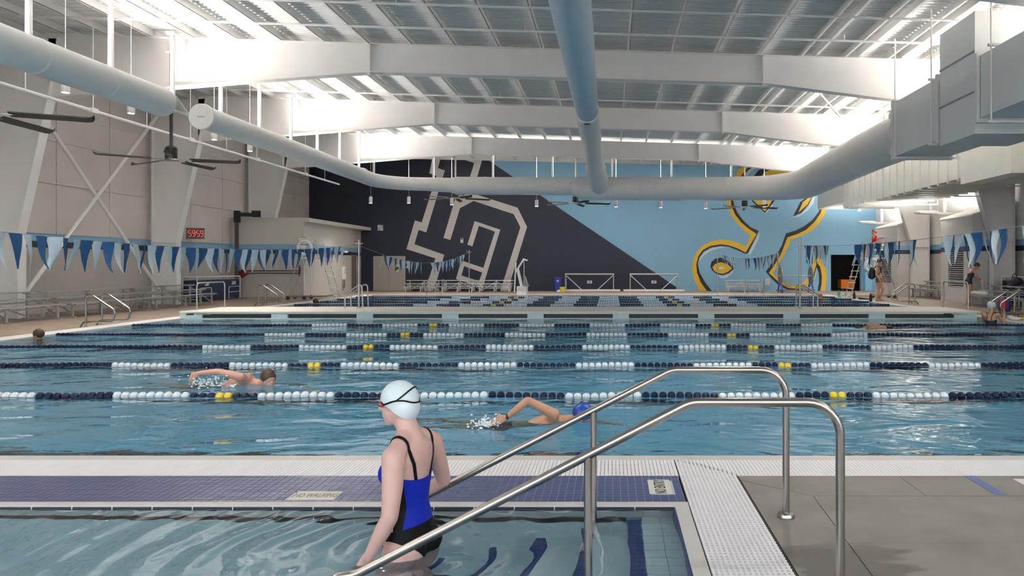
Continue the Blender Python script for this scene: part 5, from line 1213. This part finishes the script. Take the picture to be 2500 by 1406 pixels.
# walking man with a black backpack
J = dict(pelvis=(0, 0, .93), chest=(-.02, 0, 1.34), neck=(.01, 0, 1.50), head=(.05, 0, 1.65), shL=(-.03, .19, 1.42), shR=(-.03, -.19, 1.42), elL=(-.02, .25, 1.14), elR=(-.06, -.25, 1.15), wrL=(.10, .24, .93), wrR=(.06, -.24, .93),
         hpL=(0, .09, .9), hpR=(0, -.09, .9), knL=(.16, .09, .50), knR=(.02, -.09, .49), anL=(.02, .09, .11), anR=(-.05, -.09, .085))
t, tors, info = figure('walking person with a black backpack and bare chest on the right deck', J, SKIN2, .014, loc=(10.98+.2, 29.75, 0), rz=-.5, head_f=(1, 0, -.1))
hair(t, J['head'], (1, 0, -.1), HAIRD, cut_z=.0, cut_f=.9)
garment(t, lambda mb: (tors(mb, .006), [chain(mb, [J['hp'+k], V(J['hp'+k]).lerp(V(J['kn'+k]), .35)], [.104, .094]) for k in 'LR']), [((0, 0, .97), (0, 0, 1)), ((0, 0, .80), (0, 0, -1))], mat('trunks_olive', (.10, .11, .05), .6, noise=.5, nscale=30), 'swim_trunks')
bp = thing('backpack', 'black backpack worn by the walking person on the right deck', 'bag', (10.98+.2, 29.75, 0), -.5)
mb = MB().ell((-.25, 0, 1.20), (.13, .15, .26), 10).ell((-.27, 0, 1.06), (.15, .15, .15), 10); put('bag', remesh(mb, .016, 3), bp).data.materials.append(BLACK)
for y in (-.11, .11): MB().tube(fillet([(-.14, y, 1.02), (-.02, y*1.35, 1.08), (.10, y*1.1, 1.25), (.07, y, 1.44), (-.05, y, 1.50), (-.16, y, 1.40)], .08, 4), .016, 8).build('strap', BLACK, bp, smooth=True)
# guard seated on the right chair
J = dict(pelvis=(0, 0, 2.36), chest=(.0, 0, 2.72), neck=(.02, 0, 2.88), head=(.05, 0, 3.03), shL=(0, .17, 2.82), shR=(0, -.17, 2.82), elL=(.02, .24, 2.56), elR=(.02, -.24, 2.56), wrL=(.22, .18, 2.47), wrR=(.22, -.18, 2.47),
         hpL=(.03, .09, 2.34), hpR=(.03, -.09, 2.34), knL=(.42, .10, 2.36), knR=(.42, -.10, 2.36), anL=(.44, .10, 1.95), anR=(.44, -.10, 1.95))
t, tors, info = figure('guard in a red shirt sitting on the right lifeguard chair', J, SKIN2, .014, loc=(12.08, 32.6, 0), rz=PI, fem=True)
hair(t, J['head'], (1, 0, 0), HAIRR, cut_z=-.0, cut_f=.8, bun=(-.11, 0, -.02))
garment(t, lambda mb: (tors(mb, .012), [chain(mb, [J['sh'+k], V(J['sh'+k]).lerp(V(J['el'+k]), .6)], [.066, .058]) for k in 'LR']), [((0, 0, 2.87), (0, 0, 1)), ((0, 0, 2.36), (0, 0, -1))], RED, 'shirt')
garment(t, lambda mb: (tors(mb, .010), [chain(mb, [J['hp'+k], V(J['hp'+k]).lerp(V(J['kn'+k]), .5)], [.106, .092]) for k in 'LR']), [((0, 0, 2.44), (0, 0, 1))], SUITN, 'shorts')
# woman bending over the right bleacher
J = dict(pelvis=(-.05, 0, .88), chest=(.07, 0, 1.24), neck=(.16, 0, 1.38), head=(.26, 0, 1.48), shL=(.10, .16, 1.32), shR=(.10, -.16, 1.32), elL=(.19, .21, 1.07), elR=(.19, -.21, 1.07), wrL=(.38, .10, .96), wrR=(.38, -.10, .96),
         hpL=(-.03, .085, .85), hpR=(-.03, -.085, .85), knL=(.0, .09, .47), knR=(.03, -.085, .47), anL=(-.06, .09, .08), anR=(.0, -.085, .08))
BWL = (13.62, 27.05, 0)
t, tors, info = figure('barefoot person in a dark swimsuit bending over a towel at the right bleacher', J, SKIN2, .013, loc=BWL, rz=-.15, fem=True, head_f=(1, 0, -.55))
hair(t, J['head'], (1, 0, -.55), HAIRB, cut_z=.0, cut_f=.7, bun=(-.10, 0, .05))
garment(t, lambda mb: (tors(mb, .006), [chain(mb, [J['hp'+k], V(J['hp'+k]).lerp(V(J['kn'+k]), .25)], [.102, .095]) for k in 'LR']), [((.0, 0, 1.22), (-.35, 0, 1)), ((0, 0, .80), (.1, 0, -1))], SUITN, 'swimsuit')
tw = thing('towel', 'white towel held by the person bending at the right bleacher', 'towel', BWL, -.15)
mb = MB()
for k in range(5): mb.ell((.42+.02*k, -.06+.03*k, .92-.07*k), (.06, .09-.008*k, .09), 8)
put('cloth', remesh(mb, .014, 3), tw).data.materials.append(SIGNW)
# person with a pale cap at the right pool edge, seen from behind
J = dict(pelvis=(0, 0, -.25), chest=(.04, 0, .13), neck=(.06, 0, .30), head=(.10, .0, .44), shL=(.03, .18, .22), shR=(.03, -.18, .22), elL=(.20, .24, .02), elR=(.16, -.27, -.02), wrL=(.36, .18, .06), wrR=(.30, -.24, .24), hdR=(.1, .1, .9),
         hpL=(0, .09, -.3), hpR=(0, -.09, -.3), knL=(.03, .1, -.72), knR=(.03, -.1, -.72), anL=(0, .1, -1.15), anR=(0, -.1, -1.15))
t, tors, info = figure('person in a white cap and patterned suit leaning at the right pool edge, back turned', J, SKIN2, .013, loc=(9.88, 18.55, 0), rz=.75, fem=True, head_f=(1, -.5, .05))
hair(t, J['head'], (1, -.5, .05), mat('cap_pale_blue', (.52, .62, .72), .35), 'swim_cap', cut_z=-.015, cut_f=.75, grow=1.13)
garment(t, lambda mb: tors(mb, .005), [((-.1, 0, .06), (-.3, 0, 1))], SUITN, 'swimsuit')
for y in (-.08, .08): MB().tube(fillet([(-.085, y, .05), (-.08, y*.6, .16), (-.02, y*1.1, .30), (.08, y*1.2, .24)], .05, 4), .008, 6).build('strap', SUITN, t)
MB().lathe([(.029, -.014), (.033, 0), (.029, .014)], (.30, -.24, .225), 14).build('watch', SIGNW, t)
# swimmers: bodies lie along the water, x forward
def swimmer(label, loc, rz, skin, J, capm=None, hairm=None, hf=(1, 0, -.35)):
    t, tors, info = figure(label, J, skin, .012, loc=loc, rz=rz, head_f=hf)
    if capm: hair(t, J['head'], hf, capm, 'swim_cap', cut_z=-.0, cut_f=.8, grow=1.12)
    if hairm: hair(t, J['head'], hf, hairm, cut_z=.0, cut_f=.8)
    pe, ch, fr, sd = info; ax = (ch-pe).normalized()
    garment(t, lambda mb: (tors(mb, .006), [chain(mb, [J['hp'+k], V(J['hp'+k]).lerp(V(J['kn'+k]), .3)], [.104, .092]) for k in 'LR']), [(pe+ax*.12, ax)], SUITN, 'swim_trunks')
    return t
J = dict(pelvis=(-.52, 0, -.22), chest=(-.09, 0, -.06), neck=(.10, 0, -.02), head=(.25, .02, .01), shL=(-.02, .19, -.08), shR=(-.02, -.19, .08), elL=(.28, .24, -.24), elR=(-.265, -.27, .225), wrL=(.52, .22, -.34), wrR=(-.47, -.27, .06), hdR=(-.75, 0, -.25), upR=(0, -1, .3),
         hpL=(-.56, .09, -.24), hpR=(-.56, -.09, -.24), knL=(-.98, .1, -.16), knR=(-.98, -.09, -.2), anL=(-1.38, .1, -.08), anR=(-1.38, -.09, -.22), ftL=(-1, 0, -.2), ftR=(-1, 0, -.2), cuR=.3)
S1L = (-.52, 7.0, .0)
t = swimmer('swimmer in a blue cap lifting a bent arm near the stair rails', S1L, 0, SKIN2, J, CAPB)
MB().lathe([(.027, -.013), (.032, 0), (.027, .013)], (-.455, -.27, .075), 14, 'X').build('watch', DARK, t)
J = dict(J); J.update(shR=(-.04, -.19, .10), elR=(-.30, -.24, .175), wrR=(-.55, -.25, .155), hdR=(-.6, 0, -.55), cuR=.25, head=(.23, -.03, .045), chest=(-.09, 0, .01))
S2L = (-4.61, 9.15, .0)
t = swimmer('bareheaded swimmer with an outstretched arm between the first two lane ropes', S2L, 0, SKIN3, J, None, HAIRB, hf=(.8, -.6, -.1))
# splashes at their hands
def splash(label, loc, n, sx, sz, seed):
    rnd = random.Random(seed); mb = MB()
    for k in range(n):
        p = (rnd.gauss(0, sx), rnd.gauss(0, .08), abs(rnd.gauss(0, sz))); r = rnd.uniform(.003, .011)
        mb.ell(p, (r*rnd.uniform(.8, 2.0), r, r), 3)
    for k in range(3):
        mb.ell((rnd.gauss(0, sx*.8), rnd.gauss(0, .06), .004), (rnd.uniform(.02, .06), rnd.uniform(.015, .03), rnd.uniform(.008, .02)), 5)
    o = mb.build('splash', FOAM, None, loc=loc, smooth=True); o['kind'] = 'stuff'; o['label'] = label; o['category'] = 'splash'
splash('white water splash at the hand of the blue capped swimmer', (S1L[0]-.66, S1L[1]-.27, WZ+.01), 130, .07, .035, 1)
splash('white water splash under the arm of the bareheaded swimmer', (S2L[0]-.45, S2L[1]-.2, WZ+.01), 170, .16, .06, 2)
# swimmer whose back just breaks the surface, far right lanes
J = dict(pelvis=(-.45, 0, -.10), chest=(0, 0, -.03), neck=(.18, 0, -.10), head=(.32, 0, -.14), shL=(.05, .19, -.06), shR=(.05, -.19, -.06), elL=(.35, .24, -.2), elR=(.1, -.3, -.3), wrL=(.6, .2, -.2), wrR=(-.1, -.28, -.45),
         hpL=(-.5, .09, -.14), hpR=(-.5, -.09, -.14), knL=(-.92, .1, -.22), knR=(-.92, -.09, -.3), anL=(-1.3, .1, -.2), anR=(-1.3, -.09, -.35), ftL=(-1, 0, -.2), ftR=(-1, 0, -.2))
swimmer('swimmer whose brown back just breaks the surface before the right bulkhead', (6.35, 17.4, .02), PI, SKIN2, J, None, HAIRB)
# heads resting at the pool edge
def edge_head(label, loc, rz, skin, hm, hf=(1, 0, 0), z=.02):
    J = dict(pelvis=(-.12, 0, -.68+z), chest=(-.06, 0, -.30+z), neck=(-.02, 0, -.14+z), head=(.02, 0, .02+z), shL=(-.05, .18, -.22+z), shR=(-.05, -.18, -.22+z), elL=(.1, .24, -.4+z), elR=(.1, -.24, -.4+z), wrL=(.3, .15, -.36+z), wrR=(.3, -.15, -.36+z),
             hpL=(-.12, .09, -.72+z), hpR=(-.12, -.09, -.72+z), knL=(-.08, .09, -1.12+z), knR=(-.08, -.09, -1.12+z), anL=(-.1, .09, -1.52+z), anR=(-.1, -.09, -1.52+z))
    t, tors, info = figure(label, J, skin, .014, loc=loc, rz=rz, head_f=hf); hair(t, J['head'], hf, hm, cut_z=-.02, cut_f=.6)
    garment(t, lambda mb: tors(mb, .006), [((0, 0, -.42+z), (0, 0, 1))], SUITN, 'swimsuit')
edge_head('swimmer at the left wall with only the brown-haired head above water, nearest corner', (-11.95, 14.9, 0), PI, SKIN2, HAIRB, z=.03)
edge_head('swimmer beyond the bulkhead on the left, brown-haired head above water', (-11.55, 27.9, 0), PI*.9, SKIN2, HAIRB, z=.06)
edge_head('bald-looking swimmer beyond the bulkhead on the right, head above water', (9.75, 33.2, 0), 0, SKIN3, mat('hair_thin', (.45, .24, .18), .5), z=.08)
